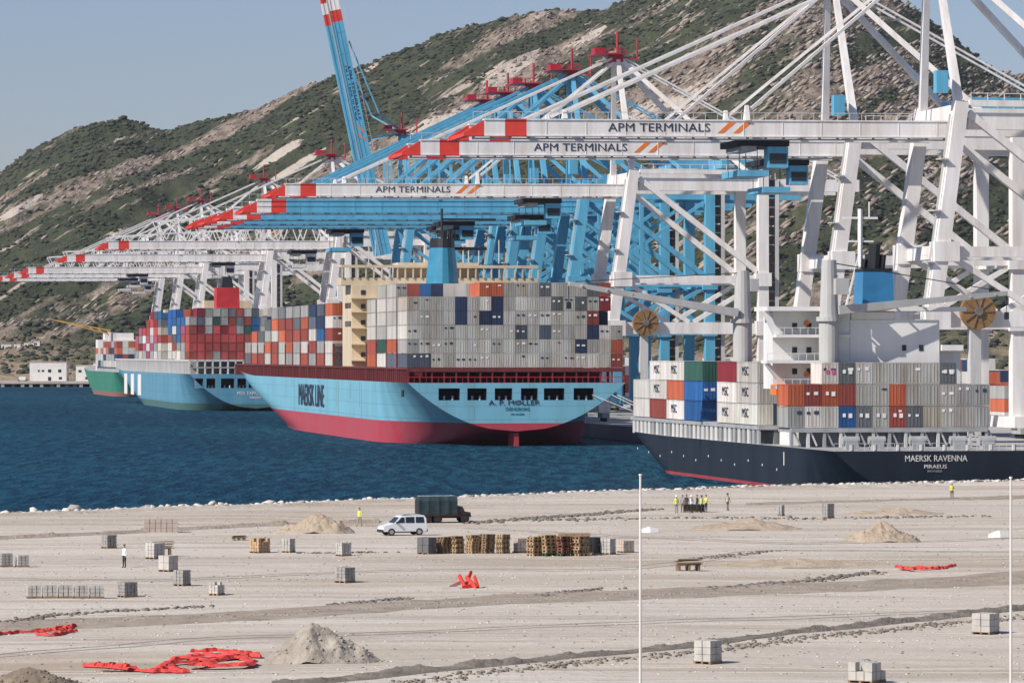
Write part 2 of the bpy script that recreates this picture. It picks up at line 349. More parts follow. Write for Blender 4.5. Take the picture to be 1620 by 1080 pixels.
px_ = X / dd * FP + 810; msk = rockmask(X, dd, Z) + rs.uniform(-.06, .06, len(X))
ok = (msk > .58 - .04 * (px_ > 1000)) & (Z > 14); X, dd, Z = X[ok], dd[ok], Z[ok]; px_ = px_[ok]
sz = (.5 + 2.0 * rs.rand(len(X)) ** 2.5) * np.where(px_ > 1050, 1.45, 1)
put(clumps('hillside_rocks', np.stack([X, dd, Z + sz * .15], -1), sz, RK, .5, 5, R(36), 1.7), 'hillside_rocks', kind='stuff', label='tan rock outcrops slanting across the scrub hillside', cat='rocks')

# ================================================================== QUAY
QX0, QY0, QY1 = 176, 480, 1930; QZ = 3.0
mb = MB(); c4 = [Q(QX0, QY0), Q(620, QY0), Q(620, QY1), Q(QX0, QY1)]
mb.add([(*c.xy, QZ) for c in c4] + [(*c.xy, -4) for c in c4], [(0, 1, 2, 3), (0, 4, 5, 1), (1, 5, 6, 2), (2, 6, 7, 3), (3, 7, 4, 0)])
structure(mb.mesh('container_quay', DOCK), 'container_quay')

# ================================================================== GANTRY CRANES
def crane(label, r, main, kind='white', raised=False, trolley=-32, cab=BLUE, lattice=False, letters=True):
    q = (670 / r - 34.1) / QC - 3
    t = thing('gantry_crane', label, 'gantry crane', Q(191, q, QZ), QA, 'ship to shore cranes along the quay')
    o = -QZ                                                      # heights below are above the sea
    drop = -2.2 if kind == 'blue' else 0
    YN, YF = 0, 22
    def P(name, mb, m=main, par=t, **k): return mb.build(name, m, par, **k)
    zz = lambda z: z + o
    # legs
    for y in (YN, YF):
        P('leg', MB().beam((-7.4, y, zz(6.8)), (-.2, y, zz(59)), 2.4, 2.9, w2=2.2, h2=2.4))
        P('leg', MB().beam((29.5, y, zz(6.8)), (29.5, y, zz(59)), 2.3, 2.3))
        P('portal_beam', MB().beam((-2.1, y, zz(34.7)), (28.3, y, zz(34.7)), 1.5, 1.7))
        P('tie_beam', MB().beam((-3.4, y, zz(23.8)), (28.3, y, zz(23.8)), 1.5, 2.6))
        P('diagonal_brace', MB().beam((1.1, y, zz(57.2)), (28.2, y, zz(36.6)), 1.1, 1.2))
        m = MB(); m.beam((-1.6, y, zz(33.8)), (12.5, y, zz(25.2)), .9, .9); m.beam((28.2, y, zz(33.8)), (13.6, y, zz(25.2)), .9, .9); P('knee_brace', m)
        if kind == 'blue':
            P('diagonal_brace', MB().beam((.2, y, zz(49.5)), (20, y, zz(35.6)), .8, .9)); P('diagonal_brace', MB().beam((28.2, y, zz(54)), (2, y, zz(36)), .7, .8)); P('middle_post', MB().beam((13, y, zz(24.5)), (13, y, zz(54.6)), .9, .9))
        P('upper_girder', MB().box(1.2, 52, y - .9 if y else .2, y + .9 if y else 2, zz(54.6), zz(57.3)))
        m = MB(); m.box(1.2, 28.3, y - .6, y + .6, zz(58.3), zz(59.3))
        for i in range(18): m.box(1.5 + 2.8 * i, 1.62 + 2.8 * i, y - .1, y, zz(59.4) if i < 9 else zz(57.3), zz(60.5) if i < 9 else zz(58.6))
        m.box(1.5, 28, y - .1, y, zz(60.4), zz(60.5)); P('walkway_rail', m)
    for x in (-7.4, 29.5):
        P('sill_beam', MB().box(x - 1.3, x + 1.3, -3, 25, zz(4.9), zz(6.9)))
        for y in (-2, 23):
            b = P('bogie', MB().box(x - .8, x + .8, y - 2.8, y + 2.8, zz(3.8), zz(4.9)), GREY)
            for j in range(4): P('wheel', MB().cyl((x - .3, y - 2.1 + 1.4 * j, zz(3.45)), (x + .3, y - 2.1 + 1.4 * j, zz(3.45)), .45, 10), DARK, b)
    P('cross_beam', MB().box(-3.4, -1.2, 1.2, 20.8, zz(33.6), zz(35.8))); P('cross_beam', MB().box(28.6, 30.4, 1.2, 20.8, zz(33.6), zz(35.8)))
    P('cross_beam', MB().box(-1.2, .9, 1.2, 20.8, zz(56), zz(58.6))); P('cross_beam', MB().box(28.6, 30.4, 1.2, 20.8, zz(56), zz(58.6)))
    for y in (YN, YF):
        for (gx_, gz_, gw, gh) in ((-2.9, 34.7, 4.2, 3.2), (29.4, 34.7, 3.6, 3.0), (-4.4, 23.8, 4.2, 3.4), (29.4, 23.8, 3.4, 3.2)):
            P('gusset_plate', MB().box(gx_ - gw / 2, gx_ + gw / 2, y - 1.62, y + 1.62, zz(gz_ - gh / 2), zz(gz_ + gh / 2)))
    m = MB()
    for f in (.15, .32, .5, .66, .82): lx = -7.4 + 7.2 * f; lz = 6.8 + 52.2 * f; m.box(lx - 2.6, lx - 1.3, -1.9, .9, zz(lz), zz(lz + .18)); m.box(lx - 2.6, lx - 2.5, -1.9, .9, zz(lz + 1.1), zz(lz + 1.2))
    m.beam((-9.2, -.4, zz(7)), (-2.1, -.4, zz(57)), .35, .12); P('leg_ladder', m, GREYW)
    # stair tower beside the landward leg
    m = MB()
    for i in range(24): m.box(31, 32.1, -.5, .4, zz(7 + 2.1 * i), zz(8.8 + 2.1 * i))
    P('lift_shaft', m, mat('rusty_grey_lattice', (.10, .085, .07), .8, .4, 1)); P('lift_rail', MB().beam((32.7, 0, zz(4)), (32.7, 0, zz(57)), .9, .9), GREYW)
    # cable reel
    rl = P('cable_reel', MB().cyl((2.2, -2.1, zz(25)), (2.2, -1.0, zz(25)), 2.9, 28), BRONZE)
    m = MB(); m.cyl((2.2, -2.5, zz(25)), (2.2, -.9, zz(25)), .7, 12)
    for i in range(10):
        a = i * math.pi / 5; m.beam((2.2, -2.18, zz(25)), (2.2 + 2.7 * math.cos(a), -2.18, zz(25) + 2.7 * math.sin(a)), .16, .16)
    P('reel_hub', m, DIRTM, rl); P('reel_post', MB().box(1.2, 3.0, -.9, .9, zz(4.9), zz(22.5)), GREYW)
    # apex frame
    AX, AZ = -2, 85.2
    for y, ya in ((YN, 9), (YF, 13)):
        P('mast_leg', MB().beam((-.4, y + (.6 if y == 0 else -.6), zz(59)), (AX, ya, zz(AZ)), 1.3, 1.5, w2=.9, h2=1.0))
        P('back_leg', MB().beam((27.5, y + (1 if y == 0 else -1), zz(57.8)), (AX + .6, ya, zz(AZ - .6)), .9, 1.0))
        P('back_stay', MB().beam((51, ya, zz(57.6)), (AX + .7, ya, zz(AZ)), .28, .36))
    m = MB(); m.box(AX - 5.6, AX + 1.6, 6.5, 15.5, zz(AZ + .2), zz(AZ + .5)); m.box(AX - 1.2, AX + 1.2, 8.2, 13.8, zz(AZ - 1.4), zz(AZ + .2))
    for i in range(6):
        m.box(AX - 5.5 + 1.4 * i, AX - 5.4 + 1.4 * i, 6.5, 6.6, zz(AZ + .5), zz(AZ + 1.6))
    m.box(AX - 5.6, AX + 1.6, 6.5, 6.6, zz(AZ + 1.5), zz(AZ + 1.65)); m.box(AX - 5.4, AX - 3.0, 8, 12, zz(AZ + .5), zz(AZ + 1.7))
    m.cyl((AX, 9, zz(AZ + .5)), (AX, 9, zz(AZ + 5.5)), .3, 6); m.cyl((AX + 4.6, 9, zz(AZ - 1)), (AX + 4.6, 9, zz(AZ + 4)), .22, 6); m.beam((AX, 9, zz(AZ - .2)), (AX + 4.8, 9, zz(AZ - .6)), .3, .3)
    P('apex_platform', m, DRED)
    P('machinery_house', MB().box(21, 36, 4, 18, zz(59.9), zz(64.2)), cab); P('house_door', MB().box(23, 24, 3.9, 4, zz(60), zz(62.2)), GREY)
    P('operator_cabin', MB().box(-4.6, -2.6, -1.3, .5, zz(60.4), zz(64)), cab)
    # boom
    zb0, zb1 = (53.3, 56.1) if kind == 'white' else (51.4, 54.6)
    HX = -7
    if raised:
        an = R(78); hp = Vector((HX, 0, zz(55)))
        def T(p): dx, dz = HX - p[0], p[2] - 55 ; return (hp.x - dx * math.cos(an) + dz * math.sin(an), p[1], hp.z + dx * math.sin(an) + dz * math.cos(an))
    else:
        def T(p): return (p[0], p[1], zz(p[2]) - .006 * (HX - p[0]) if p[0] < HX else zz(p[2]))
    def bx(mb, x0, x1, y0, y1, z0, z1, mi=0, taper=0):
        vs = [(x0, y0, z0), (x1, y0, z0), (x1, y1, z0), (x0, y1, z0), (x0, y0, z1 - taper), (x1, y0, z1), (x1, y1, z1), (x0, y1, z1 - taper)]
        mb.add([T(v) for v in vs], [(0, 3, 2, 1), (4, 5, 6, 7), (0, 1, 5, 4), (1, 2, 6, 5), (2, 3, 7, 6), (3, 0, 4, 7)], mi); return mb
    def girder(x0, x1, ya, tp=0):
        m = MB(); fl = .5 if kind == 'blue' else .22
        bx(m, x0, x1, ya, ya + 1.6, zb0 + fl, zb1 - fl, 0, tp); bx(m, x0, x1, ya - .14, ya + 1.74, zb0, zb0 + fl)
        if tp: return m
        bx(m, x0, x1, ya - .14, ya + 1.74, zb1 - fl, zb1)
        if kind == 'blue': bx(m, x0, x1, ya - .10, ya, (zb0 + zb1) / 2 - .12, (zb0 + zb1) / 2 + .12)
        if x1 - x0 > 10:
            for i in range(11): xx = x0 + (x1 - x0) * (i + .5) / 11; bx(m, xx - .06, xx + .06, ya - .06, ya, zb0 + fl, zb1 - fl)
        return m
    bm = P('boom', girder(-71.3, HX + 7, 3)); P('boom', girder(-71.3, HX + 7, 17.4))
    for x0, x1, mm, tp in ((-81.5, -78.2, RED, 2.0), (-78.19, -74.8, WHITE, 0), (-74.79, -71.31, RED, 0)):
        for ya in (3, 17.4):
            P('boom_tip', girder(x0, x1, ya, tp), mm, bm, label='red painted boom end' if mm is RED else 'white painted band on boom end')
    P('boom_tip_tie', bx(MB(), -81.3, -80.5, 4.6, 17.4, zb0, zb0 + .6), RED, bm)
    m = MB()
    for i in range(9): bx(m, -70 + 7.6 * i, -69.4 + 7.6 * i, 4.6, 17.4, zb1 - 1, zb1 - .2)
    P('boom_tie', m, main, bm)
    m = MB(); bx(m, -80, 0, 3.1, 4.2, zb0 - .45, zb0 - .25)
    for i in range(27): bx(m, -80 + 3 * i, -79.7 + 3 * i, 3.2, 3.9, zb0 - .26, zb0 - .003)
    P('trolley_rail', m, GREY, bm)
    m = MB(); bx(m, -80, HX, 2.98, 3.06, zb1 + 1.05, zb1 + 1.15)
    for i in range(37): bx(m, -80 + 2 * i, -79.92 + 2 * i, 2.98, 3.06, zb1, zb1 + 1.1)
    P('boom_handrail', m, GREYW, bm)
    if letters:
        zc = (zb0 + zb1) / 2 + .1
        if raised:
            r_, u_ = Vector(T((1, 0, 0))) - Vector(T((0, 0, 0))), Vector(T((0, 0, 1))) - Vector(T((0, 0, 0)))
        else: r_, u_ = Vector((1, 0, .006)), Vector((0, 0, 1))
        text('boom_lettering', 'APM TERMINALS', 16.8, 1.35 if kind == 'white' else 1.7, mat('dark_navy_lettering', (.03, .04, .07), .5, .1), bm, T((-49.6, 2.965, zc)), (r_, u_))
        for j in range(2):
            m = MB(); x0 = -40.0 + 2.6 * j
            vs = [(x0, 2.96, zc - .9), (x0 + 1.0, 2.96, zc - .9), (x0 + 3.0, 2.96, zc + .8), (x0 + 2.0, 2.96, zc + .9)]; vs += [(v[0], 2.995, v[2]) for v in vs]
            m.add([T(v) for v in vs], [(0, 1, 2, 3), (7, 6, 5, 4), (0, 4, 5, 1), (1, 5, 6, 2), (2, 6, 7, 3), (3, 7, 4, 0)]); P('logo_stroke', m, ORANGE, bm)
    if lattice:
        m = MB()
        for y in (3.6, 18.4):
            m.beam((-62, y, zz(62.5)), (-3, y, zz(66)), .35, .4)
            for i in range(9):
                x0 = -62 + 6.6 * i; h0 = 62.5 + .06 * (x0 + 62)
                m.beam((x0, y, zz(h0)), (x0 + 3.3, y, zz(zb1)), .3, .35); m.beam((x0 + 3.3, y, zz(zb1)), (x0 + 6.6, y, zz(h0 + .4)), .3, .35)
        P('boom_lattice', m, main, bm)
    if raised:
        for ya, yb in ((3.6, 9), (18.4, 13)):
            P('forestay', MB().beam(T((-35, ya, zb1 + .8)), (AX, yb, zz(AZ - .5)), .35, .4)); P('forestay', MB().beam(T((-65, ya, zb1 + .6)), T((-42, ya, zb1 + 5.0)), .35, .4)); P('forestay', MB().beam(T((-42, ya, zb1 + 5.0)), (AX, yb, zz(AZ)), .35, .4))
    if not raised:
        for ya, yb in ((3.6, 9), (18.4, 13)):
            W = (.42, .5) if kind == 'white' else (.5, .7)
            P('forestay', MB().beam((-65, ya, zz(zb1 + .6)), (AX - .3, yb, zz(AZ - .2)), *W)); P('forestay', MB().beam((-35, ya, zz(zb1 + 1)), (AX, yb, zz(AZ - .8)), *W))
            m = MB(); m.beam((-65, ya, zz(zb1 - .3)), (-65, ya, zz(zb1 + 1.2)), .8, 1.6, w2=.5, h2=.6); m.beam((-35, ya, zz(zb1 - .3)), (-35, ya, zz(zb1 + 2.2)), .8, 1.9, w2=.5, h2=.7); P('stay_bracket', m, main, bm)
        if kind == 'blue':
            m = MB()
            for i in range(9):
                f = .12 + .09 * i; x_ = -65 + 63 * f; zt = zb1 + .6 + (AZ - zb1 - .8) * f
                m.beam((x_, 3.6 + 5.4 * f, zz(zt)), (x_, 3.6, zz(zb1)), .35, .35)
            P('stay_strut', m)
        tr = P('trolley', MB().box(trolley - 4.2, trolley + 4.4, 4.7, 17.3, zz(zb0 - 1.5), zz(zb0 - .5)), DARK)
        m = MB(); m.box(trolley - 3.5, trolley - 1, 5, 16, zz(zb0 - 2.3), zz(zb0 - 1.5)); P('hoist_frame', m, GREY, tr)
        cb = P('driver_cab', MB().box(trolley + .8, trolley + 4.2, 4.7, 7.4, zz(zb0 - 5), zz(zb0 - 1.6)), cab, tr)
        P('cab_window', MB().box(trolley + 1.1, trolley + 3.9, 4.62, 4.7, zz(zb0 - 4.3), zz(zb0 - 2.7)), GLASS, cb)
        sp = P('spreader', MB().box(trolley - 4, trolley + 1.0, 5, 17, zz(zb0 - 6.4), zz(zb0 - 5.4)), cab, tr)
        m = MB()
        for x in (trolley - 3.4, trolley - .4):
            for y in (7, 15): m.cyl((x, y, zz(zb0 - 5.4)), (x, y, zz(zb0 - 1.5)), .07, 5)
        P('hoist_rope', m, DARK, sp)
    return t
crane('white gantry crane with the highest level boom, legs behind the black ship', 1.0, WHITE, trolley=-32)
crane('white gantry crane with second highest boom, lettered just below the highest one', .913, WHITE, trolley=-12)
crane('white gantry crane with third lettered boom over the light blue ship, red apex platform', .727, WHITE, trolley=-20)
crane('nearest light blue gantry crane, directly behind the third lettered white boom', .688, BLUE, 'blue', trolley=-12, letters=False)
crane('second light blue gantry crane, its boom tip red beyond the third white boom', .655, BLUE, 'blue', trolley=-22, letters=False)
crane('third light blue gantry crane in the blue row behind the lettered booms', .633, BLUE, 'blue', trolley=-18, letters=False)
crane('fourth light blue gantry crane with level boom, last before the raised one', .615, BLUE, 'blue', trolley=-40, letters=False)
crane('light blue gantry crane with its boom raised steeply into the sky', .542, BLUE, 'blue', raised=True)
far = dict(letters=False, cab=GREYW)
crane('white gantry crane in the far group, nearest of its low booms', .482, WHITE, trolley=-12, lattice=True, **far)
crane('white gantry crane, second boom of the far left group, gap before it', .424, WHITE, trolley=-18, lattice=True, **far)
crane('white gantry crane, third boom of the far left group', .370, WHITE, trolley=-30, lattice=True, **far)
crane('white gantry crane, second to last toward the far left', .350, WHITE, trolley=-25, lattice=True, **far)
crane('farthest white gantry crane, its red boom tip at the left picture edge', .334, WHITE, trolley=-10, **far)

# ================================================================== SHIPS
def hull_mesh(L, Bm, zd, zb, mats, kbow=.8, sheer=0, holes=(), nt=46, wl_start=.45):
    """hull as a loft; x across, y forward, z above the sea"""
    mb = MB(); rings = []; NS = 16; half = Bm / 2
    ts = [0, .01, .02, .035, .05, .07, .09, .11, .135, .16, .2, .25, .3, .36, .42] + list(np.linspace(.46, 1, nt - 15))
    for t in ts:
        w = min(1, t / .14); w = w * w * (3 - 2 * w)
        zbt = zb + (-4 - zb) * min(1, (t / .11)) ** 1.3
        zdt = zd + sheer * max(0, (t - .72) / .28) ** 1.6
        ring = []
        for i in range(NS + 1):
            s = (i / NS) ** .9
            z = zdt + (zbt - zdt) * s
            yb = (1 - w) * (1 - s) ** .47 + w * (1 if s < .93 else max(0, (1 - ((s - .93) / .07) ** 2)) ** .5)
            zf = min(1, max(0, z / zdt))
            t0, t1 = wl_start + (kbow - wl_start) * zf, .955 + .045 * zf
            tb = 1 if t <= t0 else max(0, 1 - ((t - t0) / (t1 - t0)) ** (1.5 + .7 * zf))
            ring.append((half * yb * tb, t * L, z))
        rings.append(ring)
    full = [[(-x, y, z) for x, y, z in r] + [(x, y, z) for x, y, z in r[::-1][1:]] for r in rings]
    mb.loft(full, 0, caps=False, close=False)
    # deck
    n = len(full[0]); vs = []
    for r in full: vs += [r[0], r[-1]]
    mb.add(vs, [(2 * i, 2 * i + 1, 2 * i + 3, 2 * i + 2) for i in range(len(full) - 1)], 1)
    # transom with openings
    outer = [Vector((x, 0, z)) for x, y, z in full[0]]
    polys = [outer] + [[Vector((a, 0, c)), Vector((a, 0, d_)), Vector((b, 0, d_)), Vector((b, 0, c))] for a, b, c, d_ in holes]
    tri = tessellate_polygon(polys); flat = [p for pl in polys for p in pl]
    mb.add(flat, tri, 0)
    me = mb.mesh('hull', mats); me.polygons.foreach_set('use_smooth', [len(p.vertices) == 4 for p in me.polygons]); return me
def recesses(t, holes, depth=5):
    for a, b, c, d_ in holes:
        m = MB(); e = .03
        m.add([(a, .02, c), (b, .02, c), (b, .02, d_), (a, .02, d_), (a, depth, c), (b, depth, c), (b, depth, d_), (a, depth, d_)],
              [(4, 5, 6, 7), (0, 1, 5, 4), (1, 2, 6, 5), (2, 3, 7, 6), (3, 0, 4, 7)])
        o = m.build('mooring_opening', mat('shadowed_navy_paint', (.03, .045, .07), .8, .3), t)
        k2 = MB()
        for j in range(2):
            xb = a + (b - a) * (.3 + .4 * j); k2.cyl((xb, 1.2, c + .01), (xb, 1.2, c + .85), .22, 8)
        k2.build('bollard', GREYW, o)
def smooth(o, ang=.7):
    pass
ORD = ['first', 'second', 'third', 'fourth', 'fifth', 'sixth', 'seventh', 'eighth', 'ninth', 'tenth', 'eleventh', 'twelfth', 'thirteenth', 'fourteenth', 'fifteenth', 'sixteenth', 'seventeenth', 'eighteenth']
CC = {'light grey': (.50, .50, .465), 'pale grey': (.60, .59, .545), 'mid grey': (.36, .37, .36), 'beige': (.46, .42, .35), 'white': (.66, .65, .61), 'navy': (.025, .045, .10), 'slate': (.10, .12, .16),
      'blue': (.03, .13, .32), 'bright blue': (.02, .12, .36), 'orange': (.52, .13, .06), 'rust red': (.32, .07, .05), 'dark red': (.22, .02, .03), 'red': (.48, .075, .075), 'dark green': (.03, .10, .075),
      'dark grey': (.14, .16, .17), 'pink': (.36, .08, .15), 'teal': (.04, .25, .28)}
CODE = {'g': 'light grey', 'p': 'pale grey', 'm': 'mid grey', 'b': 'beige', 'w': 'white', 'n': 'navy', 's': 'slate', 'u': 'blue', 'U': 'bright blue', 'o': 'orange', 'r': 'rust red', 'd': 'dark red', 'R': 'red', 'G': 'dark green', 'k': 'dark grey', 'P': 'pink', 't': 'teal'}
CM = {}
def container_meshes(W, L, H):
    W, H = W - .05, H - .04
    key = (W, L, H)
    if key in CM: return CM[key]
    m = MB(); w, l, e = W / 2, L / 2, .1
    m.box(-w + .06, w - .06, -l + .07, l - .05, .06, H - .06)
    for x in (-w, w - .12): m.box(x, x + .12, -l, -l + .14, 0, H); m.box(x, x + .12, l - .14, l, 0, H)
    for z0, z1 in ((0, .14), (H - .12, H)):
        m.box(-w + .12, w - .12, -l, -l + .12, z0, z1); m.box(-w + .12, w - .12, l - .12, l, z0, z1)
        for x in (-w, w - .1): m.box(x, x + .1, -l + .14, l - .14, z0, z1)
    n = 22; st = (L - .3) / n; vs = []; fs = []                       # corrugated port side
    for sg in (-1, 1):
        o0 = len(vs)
        for i in range(n * 2 + 1):
            y = -l + .15 + i * st / 2; x = sg * (w - (.012 if (i // 1) % 2 else .055)); vs += [(x, y, .14), (x, y, H - .12)]
        fs += [(o0 + 2 * i, o0 + 2 * i + 1, o0 + 2 * i + 3, o0 + 2 * i + 2) for i in range(n * 2)]
    m.add(vs, fs)
    body = m.mesh('container', CONT)
    doors = []
    for sg in (-1, 1):
        d_ = MB(); x0, x1 = sorted((sg * .02, sg * (w - .14))); d_.box(x0, x1, -l + .02, -l + .068, .17, H - .15)
        for f in (.3, .75): xx = x0 + (x1 - x0) * f; d_.box(xx - .03, xx + .03, -l - .03, -l + .018, .16, H - .14)
        doors.append(d_.mesh('door', CONT))
    CM[key] = (body, doors); return CM[key]
NCONT = [0]
def container(ship_p, lx, ly, lz, colour, label, group, dims=(2.36, 12.15, 2.74), doors=True, yaw=0, side_text=None):
    body, ds = container_meshes(*dims); c = CC[colour]; j = rnd.uniform(.74, 1.12); cc = (c[0] * j, c[1] * j * rnd.uniform(.97, 1.03), c[2] * j, 1)
    p0, q0 = ship_p; o = put(body, 'container', None, Q(p0 + lx, q0 + ly + dims[1] / 2, lz), (0, 0, QA + yaw + rnd.uniform(-.0015, .0015)), label, 'container', group)
    o.color = cc; NCONT[0] += 1
    if doors:
        for d_ in ds: x = put(d_, 'door', o); x.color = (cc[0] * .93, cc[1] * .93, cc[2] * .93, 1)
        if rnd.random() < .45:
            mk = MB(); yy = -dims[1] / 2 - .045; zt = dims[2] * rnd.choice((.5, .62, .72)); mk.box(.12, .12 + rnd.uniform(.4, .75), yy, yy + .03, zt, zt + rnd.uniform(.22, .5))
            if rnd.random() < .6: mk.box(-.9, -.9 + rnd.uniform(.3, .6), yy, yy + .03, zt, zt + .35)
            mk.build('painted_mark', MATS['dark_navy_lettering'] if sum(c) > 1.0 and rnd.random() < .7 else WHITE, o)
    if side_text:
        tx, dk = side_text
        text('side_lettering', tx, 3.6, 1.25, MATS['dark_navy_lettering'] if dk else WHITE, o, (-dims[0] / 2 - .02, .8, dims[2] * .55), ((0, -1, 0), (0, 0, 1)))
    return o
def stern_stack(rows, p, y0, z0, pitch, dims, what, left, x_left, doors=True):
    for ti, row in enumerate(rows):
        for ci, ch in enumerate(row):
            if ch == '.': continue
            cn = CODE[ch]
            container(p, x_left + pitch * (ci + .5), y0, z0 + ti * (dims[2] + .03), cn, f'{cn} container, {ORD[ci]} from left, {ORD[ti]} tier, {what}', left, dims, doors)
def filler(name, t, boxes, palette, dims, label='containers stowed further inboard'):
    m = MB(); mats = [mat('stowed_container_%d' % i, CC[c], .6, .3, .45, streak=True) for i, c in enumerate(palette)]
    w, l, h = dims
    for x, y, z in boxes: m.box(x - w / 2, x + w / 2, y, y + l, z, z + h - .06, rnd.randrange(len(mats)))
    return m.build(name, mats, None, loc=t.location, rot=t.rotation_euler, kind='stuff', label=label, cat='containers')

# ---------------------------------------------------------------- light blue ship in the middle
P1, Q1, L1, B1, Z1 = 145.0, 793.0, 352.0, 43.4, 12.4
hm1 = mat('light_blue_hull_paint', (.19, .46, .59), .45, .3, .25, streak=True, c2=(.16, .37, .45), boot=(4.5, (.44, .045, .07)))
holes1 = [((a - 812) / 8.06, (b - 812) / 8.06, 9.0, 11.35) for a, b in ((686, 720), (732, 763), (776, 804), (818, 845), (855, 888), (903, 935))]
s1 = thing('container_ship', 'light blue container ship with red waterline, stern toward the camera, stacked with grey containers', 'ship', Q(P1, Q1, 0), QA, 'container ships moored along the quay')
deckm = mat('red_brown_deck', (.20, .06, .05), .8, .3)
put(hull_mesh(L1, B1, Z1, 2.9, [hm1, deckm], sheer=5, holes=holes1), 'hull', s1)
recesses(s1, holes1)
NAVYT = MATS['dark_navy_lettering']; TEALT = mat('teal_lettering', (.01, .16, .22), .5, .1)
text('stern_name', 'A. P. MØLLER', 10.2, .95, NAVYT, s1, (-.6, -.06, 8.55), ((1, 0, 0), (0, 0, 1)))
text('home_port', 'SVENDBORG', 4.8, .7, TEALT, s1, (0, -.06, 7.3), ((1, 0, 0), (0, 0, 1)))
text('registration_number', 'IMO 9214898', 2.6, .35, TEALT, s1, (0, -.06, 6.3), ((1, 0, 0), (0, 0, 1)))
text('side_name', 'MAERSK LINE', 44, 5.0, NAVYT, s1, (-B1 / 2 - .12, 144, 8.6), ((0, -1, 0), (0, 0, 1)), .1)
m = MB(); m.box(-.45, .45, .6, 7.5, -4, 2.6); m.cyl((0, 4.5, 2.5), (0, 4.5, 5), .6, 8); m.build('rudder', mat('red_rudder_paint', (.40, .04, .06), .5, .3), s1)
B('fairlead', DARK, s1, -B1 / 2 - .1, -B1 / 2 + .2, 6, 8, 9.6, 11)
for y_, w_, z0_ in ((63, .5, 4.6), (66, .3, 7), (80, .25, 8.5), (98, .55, 4.6), (101, .3, 6.5), (122, .2, 8)):
    B('rust_streak', mat('grey_green_stain', (.14, .30, .32), .6, .3, .8, streak=True, c2=(.20, .27, .24)), s1, -B1 / 2 - .03, -B1 / 2 + .02, y_, y_ + w_ * 2, z0_, 12.1)
# coaming, stanchions and lashing bridges
B('hatch_coaming', MAROON, s1, -20.3, 20.3, 17, 300, 12.4, 14.6)
m = MB()
for i in range(110): m.box(-21.5, -21.1, 2 + 2.75 * i, 2.5 + 2.75 * i, 12.4, 15.1 if i < 90 else 15.1)
m.box(-21.6, -20.9, 1, 302, 15.0, 15.38); m.build('deck_stanchions', MAROON, s1, kind='stuff')
for i in range(19):
    B('stern_post', MAROON, s1, -21.6 + 2.4 * i - .13, -21.6 + 2.4 * i + .13, .7, 1.1, 12.4, 15.0)
B('stern_beam', MAROON, s1, -21.7, 21.7, .6, 1.5, 14.55, 15.35)
m = MB(); m.box(-21.6, 21.6, .35, .45, 13.45, 13.6)
for i in range(37): m.box(-21.6 + 1.2 * i - .04, -21.6 + 1.2 * i + .04, .35, .43, 12.4, 13.45)
m.build('stern_railing', DRED, s1)
bridge_y = [15.4] + [28.8 + 14.2 * i for i in range(3)] + [108.6 + 14.2 * i for i in range(13)]
for y in bridge_y:
    m = MB()
    for x in np.linspace(-21.4, 21.4, 9): m.box(x - .2, x + .2, y, y + .8, 12.4, 20.2)
    for z in (15, 17.6, 20): m.box(-21.6, 21.6, y, y + .8, z, z + .25)
    m.build('lashing_bridge', MAROON, s1)
grp1 = 'containers stacked on the light blue ship'
d1 = (2.36, 12.15, 2.76)
rows = ['sspgpgpppgpgpgppgr', 'ggpgpgpgggpgpgnggo', 'pgpgggpgpsgsgggnwg', 'pgpgngnngpgpgggr p'.replace(' ', '.')[:17], 'bgggngpngpggkgkgd', '......oogbgkgggkr']
stern_stack(rows, (P1, Q1), 2.0, 15.42, 2.4, d1, "light blue ship's stern stack", grp1, -21.6)
pal = ['light grey', 'pale grey', 'orange', 'navy', 'rust red', 'mid grey', 'beige', 'dark red', 'white', 'teal', 'blue', 'pale grey']
side_bays = [(16.6, 'gpgwg.', 'aft'), (30.0, 'GwgppO', 0), (44.2, 'ompgg.', 0), (58.4, 'swmg..', 0)]
fore = ['wwrpo', 'rmuns', 'mrgsn', 'rgrom', 'gmrkm', 'morrm', 'gmork', 'rrgom', 'gomk', 'rmk', 'rgo', 'km']
fb = [(16.6, 'soggpg'), (30.2, 'wGgppg'), (44.4, 'orpgg')] + [(109.6 + 14.2 * i, c) for i, c in enumerate(fore)]
fill1 = []
for bi, (y, cs) in enumerate(fb):
    nm = f"{ORD[bi]} bay forward of the stern stack on the light blue ship"
    for ti, ch in enumerate(cs):
        container((P1, Q1), -20.4, y, 15.42 + ti * 2.79, CODE[ch], f'{CODE[ch]} container {ORD[ti]} tier, {ORD[bi]} port bay past the light blue ship\'s stern stack', grp1, d1)
    for ti in range(len(cs)):
        for ci in range(1, 18): fill1.append((-20.4 + 2.4 * ci, y, 15.42 + ti * 2.79))
filler('stowed_containers', s1, fill1, pal, (2.36, 12.15, 2.79), 'grey and coloured containers filling the inboard rows of the light blue ship')
# superstructure
st1 = B('superstructure', CREAM, s1, -19.6, 19.6, 93, 107.5, 12.4, 33.0)
B('engine_casing', CREAM, s1, -13, 11, 62, 93, 12.4, 31.8)
for i in range(6): B('vent', DARK, s1, -11.5 + 2.6 * i, -10.3 + 2.6 * i, 61.93, 61.99, 29.0, 30.2)
for z in (16.5, 20, 23.5, 27, 30): B('balcony', CREAM, s1, -20.2, -13.1, 89.5, 92.98, z, z + .25); B('window', GLASS, s1, -17.6, -16.6, 92.9, 92.97, z + .9, z + 1.9)
B('bridge_deck', CREAM, s1, -21.8, 21.8, 94, 102, 33.01, 34.6)
m = MB(); m.box(-21.8, 21.8, 93.6, 94, 36.8, 37.4); m.box(-21.8, 21.8, 94, 102, 37.0, 37.4)
for i in range(26): m.box(-21.7 + 1.735 * i, -21.4 + 1.735 * i, 93.7, 94, 34.6, 36.8)
